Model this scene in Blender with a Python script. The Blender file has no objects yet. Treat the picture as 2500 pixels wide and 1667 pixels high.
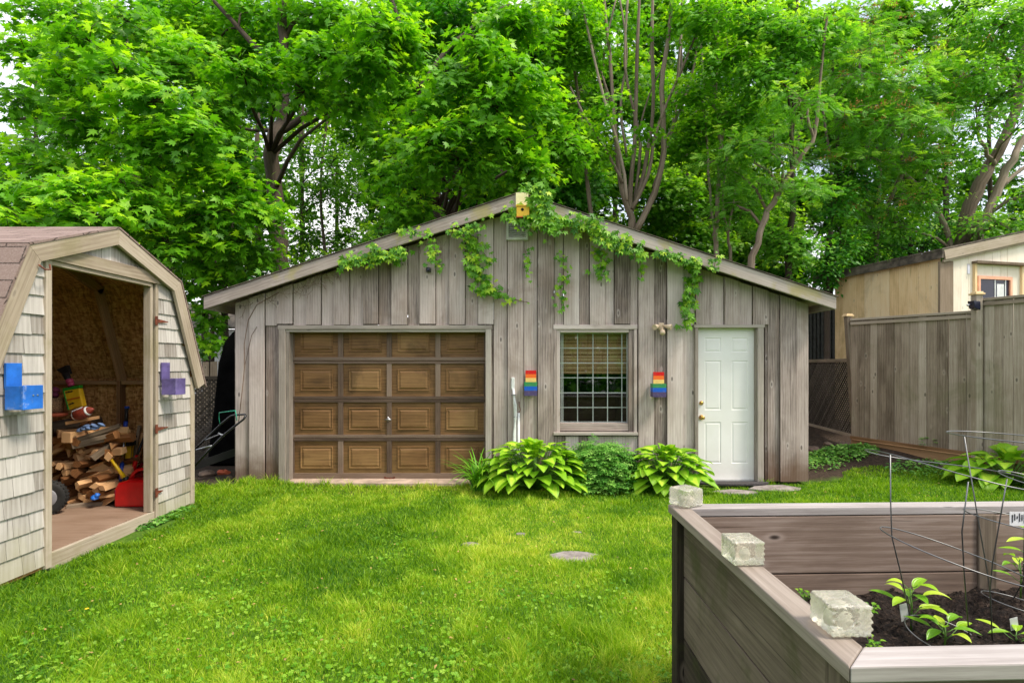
import bpy, math, random
import numpy as np
from mathutils import Vector
R=math.radians; rnd=random.Random(7); PI=math.pi
S=bpy.context.scene; C=S.collection
# ---------------------------------------------------------------- camera
F=1300.0; CX,CY,EYE=1260.0,892.0,1.57          # focal length and vanishing point in photo pixels, eye height
cd=bpy.data.cameras.new('camera'); cam=bpy.data.objects.new('camera',cd); C.objects.link(cam)
cd.sensor_width=36; cd.lens=F/2500*36; cd.shift_x=-10/2500; cd.shift_y=58.5/2500
cd.clip_start=.05; cd.clip_end=400
cam.location=(0,0,EYE); cam.rotation_euler=(R(90),0,0); S.camera=cam
# ---------------------------------------------------------------- sky and sun
SUN_EL,SUN_AZ=R(55),R(114)      # behind the camera, to its right; azimuth clockwise from +Y
w=bpy.data.worlds.new("World"); S.world=w; w.use_nodes=True
wt=w.node_tree; wt.nodes.clear()
sk=wt.nodes.new('ShaderNodeTexSky'); sk.sky_type='NISHITA'; sk.sun_disc=False
sk.sun_elevation=SUN_EL; sk.sun_rotation=SUN_AZ; sk.air_density=1.0; sk.dust_density=2.0
tc=wt.nodes.new('ShaderNodeTexCoord'); ns=wt.nodes.new('ShaderNodeTexNoise'); ns.inputs['Scale'].default_value=3.0; ns.inputs['Detail'].default_value=7
cr=wt.nodes.new('ShaderNodeValToRGB'); cr.color_ramp.elements[0].position=.40; cr.color_ramp.elements[1].position=.62
cr.color_ramp.elements[0].color=(.35,.35,.35,1)
mx=wt.nodes.new('ShaderNodeMix'); mx.data_type='RGBA'
bg=wt.nodes.new('ShaderNodeBackground'); bg.inputs[1].default_value=.12
wo=wt.nodes.new('ShaderNodeOutputWorld')
L=wt.links.new
L(tc.outputs['Generated'],ns.inputs['Vector']); L(ns.outputs['Fac'],cr.inputs['Fac']); L(cr.outputs['Color'],mx.inputs[0])
L(sk.outputs['Color'],mx.inputs[6]); mx.inputs[7].default_value=(5.3,5.15,5.25,1)
L(mx.outputs[2],bg.inputs['Color']); L(bg.outputs[0],wo.inputs[0])
sl=bpy.data.lights.new('sun','SUN'); sun=bpy.data.objects.new('sun',sl); C.objects.link(sun)
sl.energy=1.5; sl.angle=R(11); sl.color=(1,.90,.77)
sd=Vector((math.sin(SUN_AZ)*math.cos(SUN_EL),math.cos(SUN_AZ)*math.cos(SUN_EL),math.sin(SUN_EL)))
sun.rotation_euler=sd.to_track_quat('Z','Y').to_euler(); sun.location=(6,-6,12)
vs=S.view_settings; vs.view_transform='Standard'; vs.look='None'; vs.exposure=1.45; vs.gamma=1; vs.use_curve_mapping=False
S.render.engine='CYCLES'
S.cycles.max_bounces=7; S.cycles.transparent_max_bounces=8; S.cycles.transmission_bounces=6; S.cycles.diffuse_bounces=4; S.cycles.glossy_bounces=3
S.cycles.use_denoising=True
# ---------------------------------------------------------------- pixel -> world
def W(px,py,d): return Vector(((px-CX)*d/F, d, EYE-(py-CY)*d/F))
GD=7.15                                         # distance of the garage front
def gx(px): return (px-CX)*GD/F
def gz(py): return EYE-(py-CY)*GD/F
def ss(a,b,x):
    t=min(1,max(0,(x-a)/(b-a))); return t*t*(3-2*t)
def gh(x,y):                                    # ground height
    h=.30*ss(4.3,6.4,x+.25*math.sin(y*1.7))*ss(6.9,9.0,y)+.25*ss(9,16,y)
    h+=.018*math.sin(x*1.3+.5)*math.sin(y*1.1)+.008*math.sin(x*3.7+y*2.9)
    return h-.01
def ghn(x,y):
    f=lambda a,b,v:(lambda t:t*t*(3-2*t))(np.clip((v-a)/(b-a),0,1))
    h=.30*f(4.3,6.4,x+.25*np.sin(y*1.7))*f(6.9,9.0,y)+.25*f(9,16,y)
    return h+.018*np.sin(x*1.3+.5)*np.sin(y*1.1)+.008*np.sin(x*3.7+y*2.9)-.01
# ---------------------------------------------------------------- materials
class NT:
    def __init__(s,name):
        s.m=bpy.data.materials.new(name); s.m.use_nodes=True; s.t=s.m.node_tree; s.t.nodes.clear()
        s.o=s.n('ShaderNodeOutputMaterial'); s.b=s.n('ShaderNodeBsdfPrincipled'); s.l(s.b.outputs[0],s.o.inputs[0])
    def n(s,t,**k):
        x=s.t.nodes.new(t)
        for a,v in k.items(): setattr(x,a,v)
        return x
    def l(s,a,b): s.t.links.new(a,b)
    def setv(s,sock,v):
        if hasattr(v,'is_linked') or hasattr(v,'links'): s.l(v,sock)
        elif isinstance(v,(tuple,list)) and len(v)==3 and len(sock.default_value)==4: sock.default_value=(*v,1)
        else: sock.default_value=v
    def math(s,op,a,b=0,c=None,clamp=False):
        x=s.n('ShaderNodeMath',operation=op,use_clamp=clamp); s.setv(x.inputs[0],a); s.setv(x.inputs[1],b)
        if c is not None: s.setv(x.inputs[2],c)
        return x.outputs[0]
    def mix(s,f,a,b,bt='MIX'):
        x=s.n('ShaderNodeMix',data_type='RGBA',blend_type=bt); s.setv(x.inputs[0],f); s.setv(x.inputs[6],a); s.setv(x.inputs[7],b); return x.outputs[2]
    def ramp(s,f,*st):
        x=s.n('ShaderNodeValToRGB'); s.l(f,x.inputs[0]); e=x.color_ramp.elements
        while len(e)<len(st): e.new(.5)
        for i,(p,c) in enumerate(st): e[i].position=p; e[i].color=(*c,1) if len(c)==3 else c
        return x.outputs[0]
    def mapr(s,v,a,b,c=0,d=1):
        x=s.n('ShaderNodeMapRange',interpolation_type='SMOOTHSTEP'); s.setv(x.inputs[0],v)
        for i,q in enumerate((a,b,c,d)): x.inputs[i+1].default_value=q
        return x.outputs[0]
    def mapping(s,v,sc,loc=(0,0,0)):
        x=s.n('ShaderNodeMapping'); s.l(v,x.inputs[0]); x.inputs['Scale'].default_value=sc; x.inputs['Location'].default_value=loc; return x.outputs[0]
    def noise(s,v,sc,det=4,rough=.6,dist=0,out='Fac'):
        x=s.n('ShaderNodeTexNoise'); s.l(v,x.inputs['Vector']); x.inputs['Scale'].default_value=sc; x.inputs['Detail'].default_value=det
        x.inputs['Roughness'].default_value=rough; x.inputs['Distortion'].default_value=dist; return x.outputs[out]
    def uv(s): return s.n('ShaderNodeTexCoord').outputs['UV']
    def obj(s): return s.n('ShaderNodeTexCoord').outputs['Object']
    def pos(s): return s.n('ShaderNodeNewGeometry').outputs['Position']
    def sep(s,v):
        x=s.n('ShaderNodeSeparateXYZ'); s.l(v,x.inputs[0]); return x.outputs
    def attr(s,nm='rnd'): return s.n('ShaderNodeAttribute',attribute_name=nm).outputs['Fac']
    def bump(s,h,st=.3,d=.01):
        x=s.n('ShaderNodeBump'); s.l(h,x.inputs['Height']); x.inputs['Strength'].default_value=st; x.inputs['Distance'].default_value=d
        s.l(x.outputs[0],s.b.inputs['Normal'])
    def fin(s,col,rough=.8,metal=0,spec=.3):
        s.setv(s.b.inputs['Base Color'],col); s.setv(s.b.inputs['Roughness'],rough); s.b.inputs['Metallic'].default_value=metal
        s.b.inputs['Specular IOR Level'].default_value=spec; return s.m
M={}
def wood(name,dark,mid,light,var=.35,knots=1,rough=.85,stain=None,moss=None,grain=1.0,warm=None,paint=None,bumpd=.004,wave=.06):
    t=NT(name); uv=t.uv(); r=t.attr()
    fine=t.noise(t.mapping(uv,(3.0*grain,105*grain,1)),1,6,.72)
    mid_=t.noise(t.mapping(uv,(.7*grain,14*grain,1)),1,5,.6,.5)
    blot=t.noise(t.mapping(uv,(1.6,3.4,1)),1,4,.55,.6)
    wv=t.n('ShaderNodeTexWave',wave_type='BANDS',bands_direction='Y'); t.l(t.mapping(uv,(.22*grain,1.0*grain,1)),wv.inputs[0])
    wv.inputs['Scale'].default_value=9; wv.inputs['Distortion'].default_value=4; wv.inputs['Detail'].default_value=2; wv.inputs['Detail Scale'].default_value=1.0
    f=t.math('MULTIPLY',fine,.44); f=t.math('MULTIPLY_ADD',mid_,.20,f); f=t.math('MULTIPLY_ADD',wv.outputs['Fac'],wave,f); f=t.math('MULTIPLY_ADD',blot,.40-wave,f)
    f=t.math('MULTIPLY_ADD',t.math('SUBTRACT',r,.5),var,f)
    col=t.ramp(f,(.30,dark),(.50,mid),(.74,light))
    crack=t.mapr(t.noise(t.mapping(uv,(1.1,58,3)),1,3,.5),.66,.74)
    col=t.mix(t.math('MULTIPLY',crack,.62),col,tuple(c*.3 for c in dark))
    if warm: col=t.mix(t.mapr(t.noise(t.mapping(uv,(.5,4,7)),1,2),.5,.75,0,.5),col,warm)
    if knots:
        vo=t.n('ShaderNodeTexVoronoi'); t.l(t.mapping(uv,(3.6,8.5,1)),vo.inputs['Vector']); vo.inputs['Scale'].default_value=1
        k=t.mapr(vo.outputs['Distance'],.07,.15,1,0)
        sel=t.math('GREATER_THAN',t.sep(vo.outputs['Color'])[0],.55); k=t.math('MULTIPLY',k,sel)
        ring=t.mapr(vo.outputs['Distance'],.08,.26,.55*knots,0); ring=t.math('MULTIPLY',ring,sel)
        col=t.mix(ring,col,light); col=t.mix(t.math('MULTIPLY',k,.75*knots),col,tuple(c*.45 for c in dark))
    if paint: # ragged paint worn through to the wood
        col=t.mix(t.mapr(t.noise(t.mapping(uv,(3,14,1)),1,5,.7),.34,.40),col,paint)
    P=t.pos()
    if stain: # (colour, height, amount): splash-back dirt near the ground
        h=t.math('MULTIPLY_ADD',t.noise(P,3.5,4,.6),.55,t.sep(P)[2]); col=t.mix(t.mapr(h,stain[1]*.3+.2,stain[1]+.35,stain[2],0),col,stain[0])
    if moss:
        col=t.mix(t.mapr(t.noise(P,moss[1],5,.65,.5),.52,.68,0,moss[2]),col,moss[0])
    t.bump(t.math('MULTIPLY_ADD',crack,-.6,f),.55,bumpd)
    M[name]=t.fin(col,rough,0,.25); return M[name]
def flat(name,col,rough=.5,metal=0,spec=.5,var=.12,sc=9,bump=0,dirt=None):
    t=NT(name); n=t.noise(t.obj(),sc,5,.6)
    c=t.mix(t.mapr(n,.3,.7),tuple(x*(1-var) for x in col),tuple(min(1,x*(1+var)) for x in col))
    if dirt: c=t.mix(t.mapr(t.noise(t.obj(),sc*.6,6,.7,.4),.55,.72,0,dirt[1]),c,dirt[0])
    if bump: t.bump(n,bump,.01)
    M[name]=t.fin(c,rough,metal,spec); return M[name]
def leafmat(name,c_old,c_mid,c_new,trans=.35,vein=0,rough=.45,edge=None):
    t=NT(name); r=t.attr()
    c=t.ramp(r,(.0,c_old),(.5,c_mid),(1,c_new))
    if edge:
        v=t.math('ABSOLUTE',t.sep(t.uv())[1]); nn=t.noise(t.uv(),3,2); v=t.math('MULTIPLY_ADD',nn,.5,v)
        c=t.mix(t.mapr(v,.70,.98),c,edge)
    if vein:
        u=t.sep(t.uv()); a=t.math('ABSOLUTE',u[1]); s=t.math('SINE',t.math('MULTIPLY',a,vein*PI)); c=t.mix(t.mapr(s,.6,1,0,.09),c,c_old); t.bump(s,.25,.005)
    t.setv(t.b.inputs['Base Color'],c); t.b.inputs['Roughness'].default_value=rough; t.b.inputs['Specular IOR Level'].default_value=.35
    tr=t.n('ShaderNodeBsdfTranslucent'); g=t.mix(1.0,c,(1.15,1.25,.55),'MULTIPLY'); t.l(g,tr.inputs[0])
    ms=t.n('ShaderNodeMixShader'); ms.inputs[0].default_value=trans; t.l(t.b.outputs[0],ms.inputs[1]); t.l(tr.outputs[0],ms.inputs[2]); t.l(ms.outputs[0],t.o.inputs[0])
    M[name]=t.m; return t.m
# ---------------------------------------------------------------- mesh builder
LOC={}
def V(*a): return Vector(a)
class MB:
    def __init__(s): s.v=[]; s.f=[]; s.uv=[]; s.r=[]; s.sm=[]
    def add(s,vs,fs,uvs=None,r=None,smooth=False):
        b=len(s.v); s.v+= [tuple(x) for x in vs]; r=rnd.random() if r is None else r
        for i,f in enumerate(fs):
            s.f.append(tuple(b+j for j in f)); s.r.append(r); s.sm.append(smooth)
            if uvs is None: s.uv.append([(0,0)]*len(f))
            else: s.uv.append(uvs[i])
    def prism(s,pts,ext,grain=None,r=None,smooth=False):
        """polygon pts (3D, planar) extruded by vector ext; UV = (along grain, across) in metres"""
        pts=[Vector(p) for p in pts]; ext=Vector(ext); n=len(pts)
        vs=pts+[p+ext for p in pts]; fs=[tuple(range(n))[::-1],tuple(range(n,2*n))]+[(i,(i+1)%n,(i+1)%n+n,i+n) for i in range(n)]
        nn=sum(((pts[i]-pts[0]).cross(pts[(i+1)%n]-pts[0]) for i in range(n)),Vector())
        if nn.dot(ext)<0: fs=[f[::-1] for f in fs]
        g=Vector(grain).normalized() if grain is not None else (pts[1]-pts[0]).normalized()
        ou,ov=rnd.random()*40,rnd.random()*40; uvs=[]
        for f in fs:
            q=[vs[i] for i in f]; nf=(q[1]-q[0]).cross(q[2]-q[0])
            gg=g-nf.normalized()*g.dot(nf.normalized()) if nf.length>1e-12 else g
            if gg.length<.3: gg=nf.orthogonal()
            gg=gg.normalized(); a=nf.normalized().cross(gg) if nf.length>1e-12 else gg.orthogonal()
            uvs.append([(ou+p.dot(gg),ov+p.dot(a)) for p in q])
        s.add(vs,fs,uvs,r,smooth)
    def box(s,x0,x1,y0,y1,z0,z1,grain='z',r=None):
        s.prism([(x0,y0,z0),(x1,y0,z0),(x1,y1,z0),(x0,y1,z0)],(0,0,z1-z0),{'x':(1,0,0),'y':(0,1,0),'z':(0,0,1)}[grain],r)
    def beam(s,p0,p1,side,wd,th,r=None):
        """board from p0 to p1 (centre line), width wd along side, thickness th across"""
        p0,p1=Vector(p0),Vector(p1); d=(p1-p0); dn=d.normalized(); sd_=Vector(side); sd_=(sd_-dn*sd_.dot(dn)).normalized(); up=dn.cross(sd_)
        a=sd_*wd/2; b=up*th/2
        s.prism([p0-a-b,p0+a-b,p0+a+b,p0-a+b],d,dn,r)
    def tube(s,pts,rad,n=8,r=None,cap=True,twist=0):
        pts=[Vector(p) for p in pts]; m=len(pts)
        if not hasattr(rad,'__len__'): rad=[rad]*m
        vs=[]; t0=(pts[1]-pts[0]).normalized(); nrm=t0.orthogonal().normalized(); ou,ov=rnd.random()*20,rnd.random()*20; us=[0]
        for i in range(m):
            t=(pts[min(i+1,m-1)]-pts[max(i-1,0)]).normalized(); nrm=(nrm-t*nrm.dot(t)); nrm=nrm.normalized() if nrm.length>1e-6 else t.orthogonal().normalized(); bn=t.cross(nrm)
            if i: us.append(us[-1]+(pts[i]-pts[i-1]).length)
            for k in range(n):
                a=2*PI*k/n; vs.append(pts[i]+(nrm*math.cos(a)+bn*math.sin(a))*rad[i])
        fs=[];uvs=[]
        for i in range(m-1):
            c=2*PI*max(rad[i],1e-4)
            for k in range(n):
                k2=(k+1)%n; fs.append((i*n+k,i*n+k2,(i+1)*n+k2,(i+1)*n+k)); a,b=k/n*c,(k+1)/n*c
                uvs.append([(ou+us[i],ov+a),(ou+us[i],ov+b),(ou+us[i+1],ov+b),(ou+us[i+1],ov+a)])
        if cap:
            fs+= [tuple(range(n))[::-1],tuple(range((m-1)*n,m*n))]; uvs+=[[(0,0)]*n]*2
        s.add(vs,fs,uvs,r,True)
    def lathe(s,prof,c,ax=(0,0,1),n=20,r=None,smooth=True):
        ax=Vector(ax).normalized(); e1=ax.orthogonal().normalized(); e2=ax.cross(e1); c=Vector(c); vs=[]
        for (rr,h) in prof:
            for k in range(n): a=2*PI*k/n; vs.append(c+ax*h+(e1*math.cos(a)+e2*math.sin(a))*rr)
        fs=[(i*n+k,i*n+(k+1)%n,(i+1)*n+(k+1)%n,(i+1)*n+k) for i in range(len(prof)-1) for k in range(n)]
        m=len(prof); fs+=[tuple(range(n))[::-1],tuple(range((m-1)*n,m*n))]
        s.add(vs,fs,[[(vs[j].dot(ax),k/n) for k,j in enumerate(f)] for f in fs],r,smooth)
    def build(s,name,mat,parent=None,origin=None,bevel=0,mats=None):
        o0=LOC.get(parent.name,Vector()) if parent else Vector(origin or (0,0,0))
        me=bpy.data.meshes.new(name); me.from_pydata([tuple(Vector(p)-o0) for p in s.v],[],s.f)
        ul=me.uv_layers.new(name='UVMap'); ul.data.foreach_set('uv',np.array([c for f in s.uv for q in f for c in q],dtype=np.float32))
        at=me.attributes.new('rnd','FLOAT','FACE'); at.data.foreach_set('value',np.array(s.r,dtype=np.float32))
        me.polygons.foreach_set('use_smooth',np.array(s.sm,dtype=bool))
        me.materials.append(M[mat]); ob=bpy.data.objects.new(name,me); C.objects.link(ob)
        if parent: ob.parent=parent; LOC[ob.name]=o0
        else: ob.location=o0; LOC[ob.name]=o0
        if bevel:
            b=ob.modifiers.new('bevel','BEVEL'); b.width=bevel; b.segments=2; b.limit_method='ANGLE'; b.angle_limit=R(50)
        return ob
def nparr(name,verts,tris,quads,uvs,r,mat,parent=None,origin=None,smooth=True):
    """mesh from numpy arrays; tris (n,3), quads (m,4); uvs per vertex; r per vertex"""
    o0=np.array(LOC.get(parent.name,Vector()) if parent else (origin or (0,0,0)),dtype=np.float32)
    verts=(verts-o0).astype(np.float32); me=bpy.data.meshes.new(name)
    nt=0 if tris is None else len(tris); nq=0 if quads is None else len(quads)
    me.vertices.add(len(verts)); me.vertices.foreach_set('co',verts.ravel())
    loops=np.concatenate([x.ravel() for x in (tris,quads) if x is not None]).astype(np.int32)
    me.loops.add(len(loops)); me.loops.foreach_set('vertex_index',loops)
    me.polygons.add(nt+nq)
    st=np.concatenate([np.arange(nt)*3,nt*3+np.arange(nq)*4]).astype(np.int32)
    me.polygons.foreach_set('loop_start',st)
    if smooth: me.polygons.foreach_set('use_smooth',np.ones(nt+nq,dtype=bool))
    me.update(calc_edges=True)
    if uvs is not None:
        ul=me.uv_layers.new(name='UVMap'); ul.data.foreach_set('uv',uvs[loops].astype(np.float32).ravel())
    at=me.attributes.new('rnd','FLOAT','POINT'); at.data.foreach_set('value',r.astype(np.float32))
    me.materials.append(M[mat]); ob=bpy.data.objects.new(name,me); C.objects.link(ob)
    if parent: ob.parent=parent
    else: ob.location=tuple(float(a) for a in o0)
    LOC[ob.name]=Vector([float(a) for a in o0])
    return ob
def thing(name,label,cat,loc,group=None):
    o=bpy.data.objects.new(name,None); C.objects.link(o); o.location=loc; LOC[o.name]=Vector(loc); o.empty_display_size=.2
    return tag(o,label,cat,group)
def tag(o,label=None,cat=None,group=None,kind=None):
    if label: o['label']=label
    if cat: o['category']=cat
    if group: o['group']=group
    if kind: o['kind']=kind
    return o
# leaves: instanced by numpy into ONE mesh per crown
def outline_leaf(pts):
    p=np.array([(0,0,0)]+[(x,y,z) for x,y,z in pts],float); n=len(pts)
    return p,np.array([(0,i+1,(i+1)%n+1) for i in range(n)])
def star(lobes,zk=.10):
    pts=[]
    for a,r in lobes:
        x=math.cos(R(a))*r; y=math.sin(R(a))*r; pts.append((x+.12,y,-zk*abs(y)-.10*max(x,0)**2*zk*10))
    p,f=outline_leaf(pts); p[0]=(.12,0,0); return p,f
MAPLE=star([(180,.12),(235,.34),(252,.22),(278,.50),(290,.62),(305,.34),(322,.68),(338,.40),(350,.62),(0,.92),(10,.62),(22,.40),(38,.68),(55,.34),(70,.62),(82,.50),(108,.22),(125,.34)])
MAPLE2=star([(180,.10),(240,.36),(282,.58),(300,.32),(320,.66),(340,.38),(0,.9),(20,.38),(40,.66),(60,.32),(78,.58),(120,.36)])
OVAL=(np.array([(0,0,0),(.35,.26,.04),(.35,-.26,.04),(1,0,-.08),(.4,0,0)],float),np.array([(0,4,1),(0,2,4),(4,3,1),(4,2,3)]))
def compound(k=6,w=.075):
    P=[];Fc=[]
    def lf(x,y,dx,dy,L_,w_):
        b=len(P); P.extend([(x,y,0),(x+dx*L_*.45-dy*w_,y+dy*L_*.45+dx*w_,.01),(x+dx*L_,y+dy*L_,-.05),(x+dx*L_*.45+dy*w_,y+dy*L_*.45-dx*w_,.01)]); Fc.extend([(b,b+1,b+2),(b,b+2,b+3)])
    for i in range(k):
        x=.12+.75*i/(k-1); q=.36*(1-.45*abs(i/(k-1)-.35))
        for sg in (1,-1): lf(x,0,.42,.90*sg,q,w*q/.3*.7)
    lf(.87,0,1,0,.3,w*.8)
    return np.array(P),np.array(Fc)
ROWAN=compound(6); 
def five(L_=1):
    P=[];Fc=[]
    for a,q in ((0,1),(42,.85),(-42,.85),(88,.6),(-88,.6)):
        dx,dy=math.cos(R(a)),math.sin(R(a)); b=len(P); w=.2*q
        P.extend([(0,0,0),(dx*q*.5-dy*w,dy*q*.5+dx*w,.03),(dx*q,dy*q,-.12),(dx*q*.5+dy*w,dy*q*.5-dx*w,.03)]); Fc.extend([(b,b+1,b+2),(b,b+2,b+3)])
    return np.array(P),np.array(Fc)
CREEPER=five()
G=np.random.default_rng(11)
def unit(a): return a/np.maximum(np.linalg.norm(a,axis=1,keepdims=True),1e-9)
def leafinst(name,tmpl,pos,direc,nrm,size,rv,mat,parent):
    P,Fc=tmpl; n=len(pos); d=unit(direc); nn=unit(nrm-d*np.sum(nrm*d,1,keepdims=True)); y=np.cross(nn,d)
    v=pos[:,None,:]+size[:,None,None]*(P[None,:,0:1]*d[:,None,:]+P[None,:,1:2]*y[:,None,:]+P[None,:,2:3]*nn[:,None,:])
    k=len(P); f=(Fc[None]+(np.arange(n)*k)[:,None,None]).reshape(-1,3)
    uv=np.tile(P[:,:2],(n,1)); return nparr(name,v.reshape(-1,3),f,None,uv,np.repeat(rv,k),mat,parent,smooth=False)
# ---------------------------------------------------------------- material library
wood('garage_wood',(.105,.080,.066),(.425,.350,.310),(.66,.58,.53),var=.32,stain=((.13,.068,.035),.48,.8),warm=(.30,.215,.165),moss=((.21,.155,.115),1.1,.45))
wood('trim_wood',(.15,.125,.10),(.33,.285,.24),(.50,.45,.39),var=.2,knots=.6)
wood('fascia_wood',(.17,.14,.115),(.36,.31,.265),(.54,.485,.43),var=.25,moss=((.34,.30,.05),2.2,.5))
wood('shed_trim_wood',(.19,.145,.10),(.37,.305,.225),(.54,.47,.38),var=.25,knots=.5,moss=((.22,.20,.07),1.5,.35))
wood('shingle_wood',(.20,.172,.145),(.42,.392,.355),(.61,.58,.54),var=.26,knots=.35,rough=.9,stain=((.30,.29,.11),.35,.45),grain=.8)
wood('ply_floor',(.13,.08,.05),(.25,.165,.11),(.37,.27,.20),var=.1,knots=.3)
wood('fence_wood',(.12,.090,.062),(.31,.250,.185),(.50,.43,.345),var=.28,knots=1,moss=((.13,.14,.05),1.3,.35))
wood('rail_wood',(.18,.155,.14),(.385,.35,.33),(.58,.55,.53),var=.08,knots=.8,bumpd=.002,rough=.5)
wood('glareless_rail_wood',(.10,.080,.062),(.225,.185,.150),(.37,.32,.27),var=.1,knots=.8,bumpd=.002,rough=.7)  # darker copy of the rail wood: left rail's missing glare put into colour
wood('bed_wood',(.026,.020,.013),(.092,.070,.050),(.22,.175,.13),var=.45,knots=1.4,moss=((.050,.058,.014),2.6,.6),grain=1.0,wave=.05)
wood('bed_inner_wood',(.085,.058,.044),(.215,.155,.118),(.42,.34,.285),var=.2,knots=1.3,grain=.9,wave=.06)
wood('tan_wood',(.50,.33,.14),(.80,.59,.32),(.88,.74,.50),var=.2,knots=.6,moss=((.30,.22,.11),1.4,.35))
wood('cream_wood',(.62,.52,.38),(.80,.72,.58),(.88,.82,.70),var=.2,knots=.5)
wood('dark_wood',(.03,.025,.018),(.07,.058,.045),(.13,.11,.09),var=.3,knots=0)
wood('fire_wood',(.15,.062,.020),(.42,.19,.068),(.64,.38,.18),var=.8,knots=.2,grain=2)
wood('grey_lumber',(.08,.06,.04),(.20,.15,.10),(.33,.26,.19),var=.3)
wood('stud_wood',(.14,.07,.03),(.30,.17,.08),(.42,.26,.14),var=.3)
wood('bark',(.020,.015,.010),(.060,.045,.032),(.13,.10,.075),var=.2,knots=0,grain=.55,bumpd=.03)
wood('pale_bark',(.08,.058,.038),(.20,.155,.11),(.36,.30,.23),var=.2,knots=.4,grain=.5,bumpd=.02)
wood('vine_stem',(.07,.045,.025),(.17,.11,.07),(.28,.2,.14),var=.2,knots=0)
wood('door_panel',(.070,.038,.014),(.215,.115,.045),(.36,.22,.09),var=.15,moss=((.055,.032,.014),1.6,.55),knots=0,rough=.6,grain=.8,stain=((.26,.18,.06),.35,.35))
wood('door_stile',(.06,.038,.026),(.145,.098,.068),(.26,.19,.14),var=.3,knots=0,rough=.7)
wood('blind_cane',(.34,.17,.07),(.62,.37,.18),(.78,.55,.32),var=.5,knots=0)
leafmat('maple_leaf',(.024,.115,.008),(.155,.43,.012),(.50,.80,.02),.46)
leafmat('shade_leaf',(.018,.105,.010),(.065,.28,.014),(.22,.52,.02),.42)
leafmat('ash_leaf',(.04,.155,.014),(.16,.43,.03),(.50,.76,.05),.46)
leafmat('back_leaf',(.03,.12,.008),(.12,.33,.016),(.40,.64,.03),.5)
leafmat('vine_leaf',(.045,.18,.010),(.17,.42,.016),(.48,.66,.03),.35)
leafmat('hosta_leaf',(.16,.38,.012),(.38,.64,.03),(.60,.80,.07),.3,vein=9,rough=.38,edge=(.24,.50,.02))
leafmat('fern_leaf',(.05,.19,.02),(.14,.38,.05),(.30,.55,.10),.3)
leafmat('strap_leaf',(.05,.19,.01),(.15,.42,.02),(.34,.60,.05),.3)
leafmat('pepper_leaf',(.16,.40,.015),(.36,.62,.02),(.58,.76,.06),.3,vein=5,rough=.3)
leafmat('grass_blade',(.035,.15,.004),(.29,.51,.006),(.76,.76,.11),.38,rough=.5)
leafmat('clover_leaf',(.07,.25,.01),(.20,.42,.015),(.32,.52,.05),.3)
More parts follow.
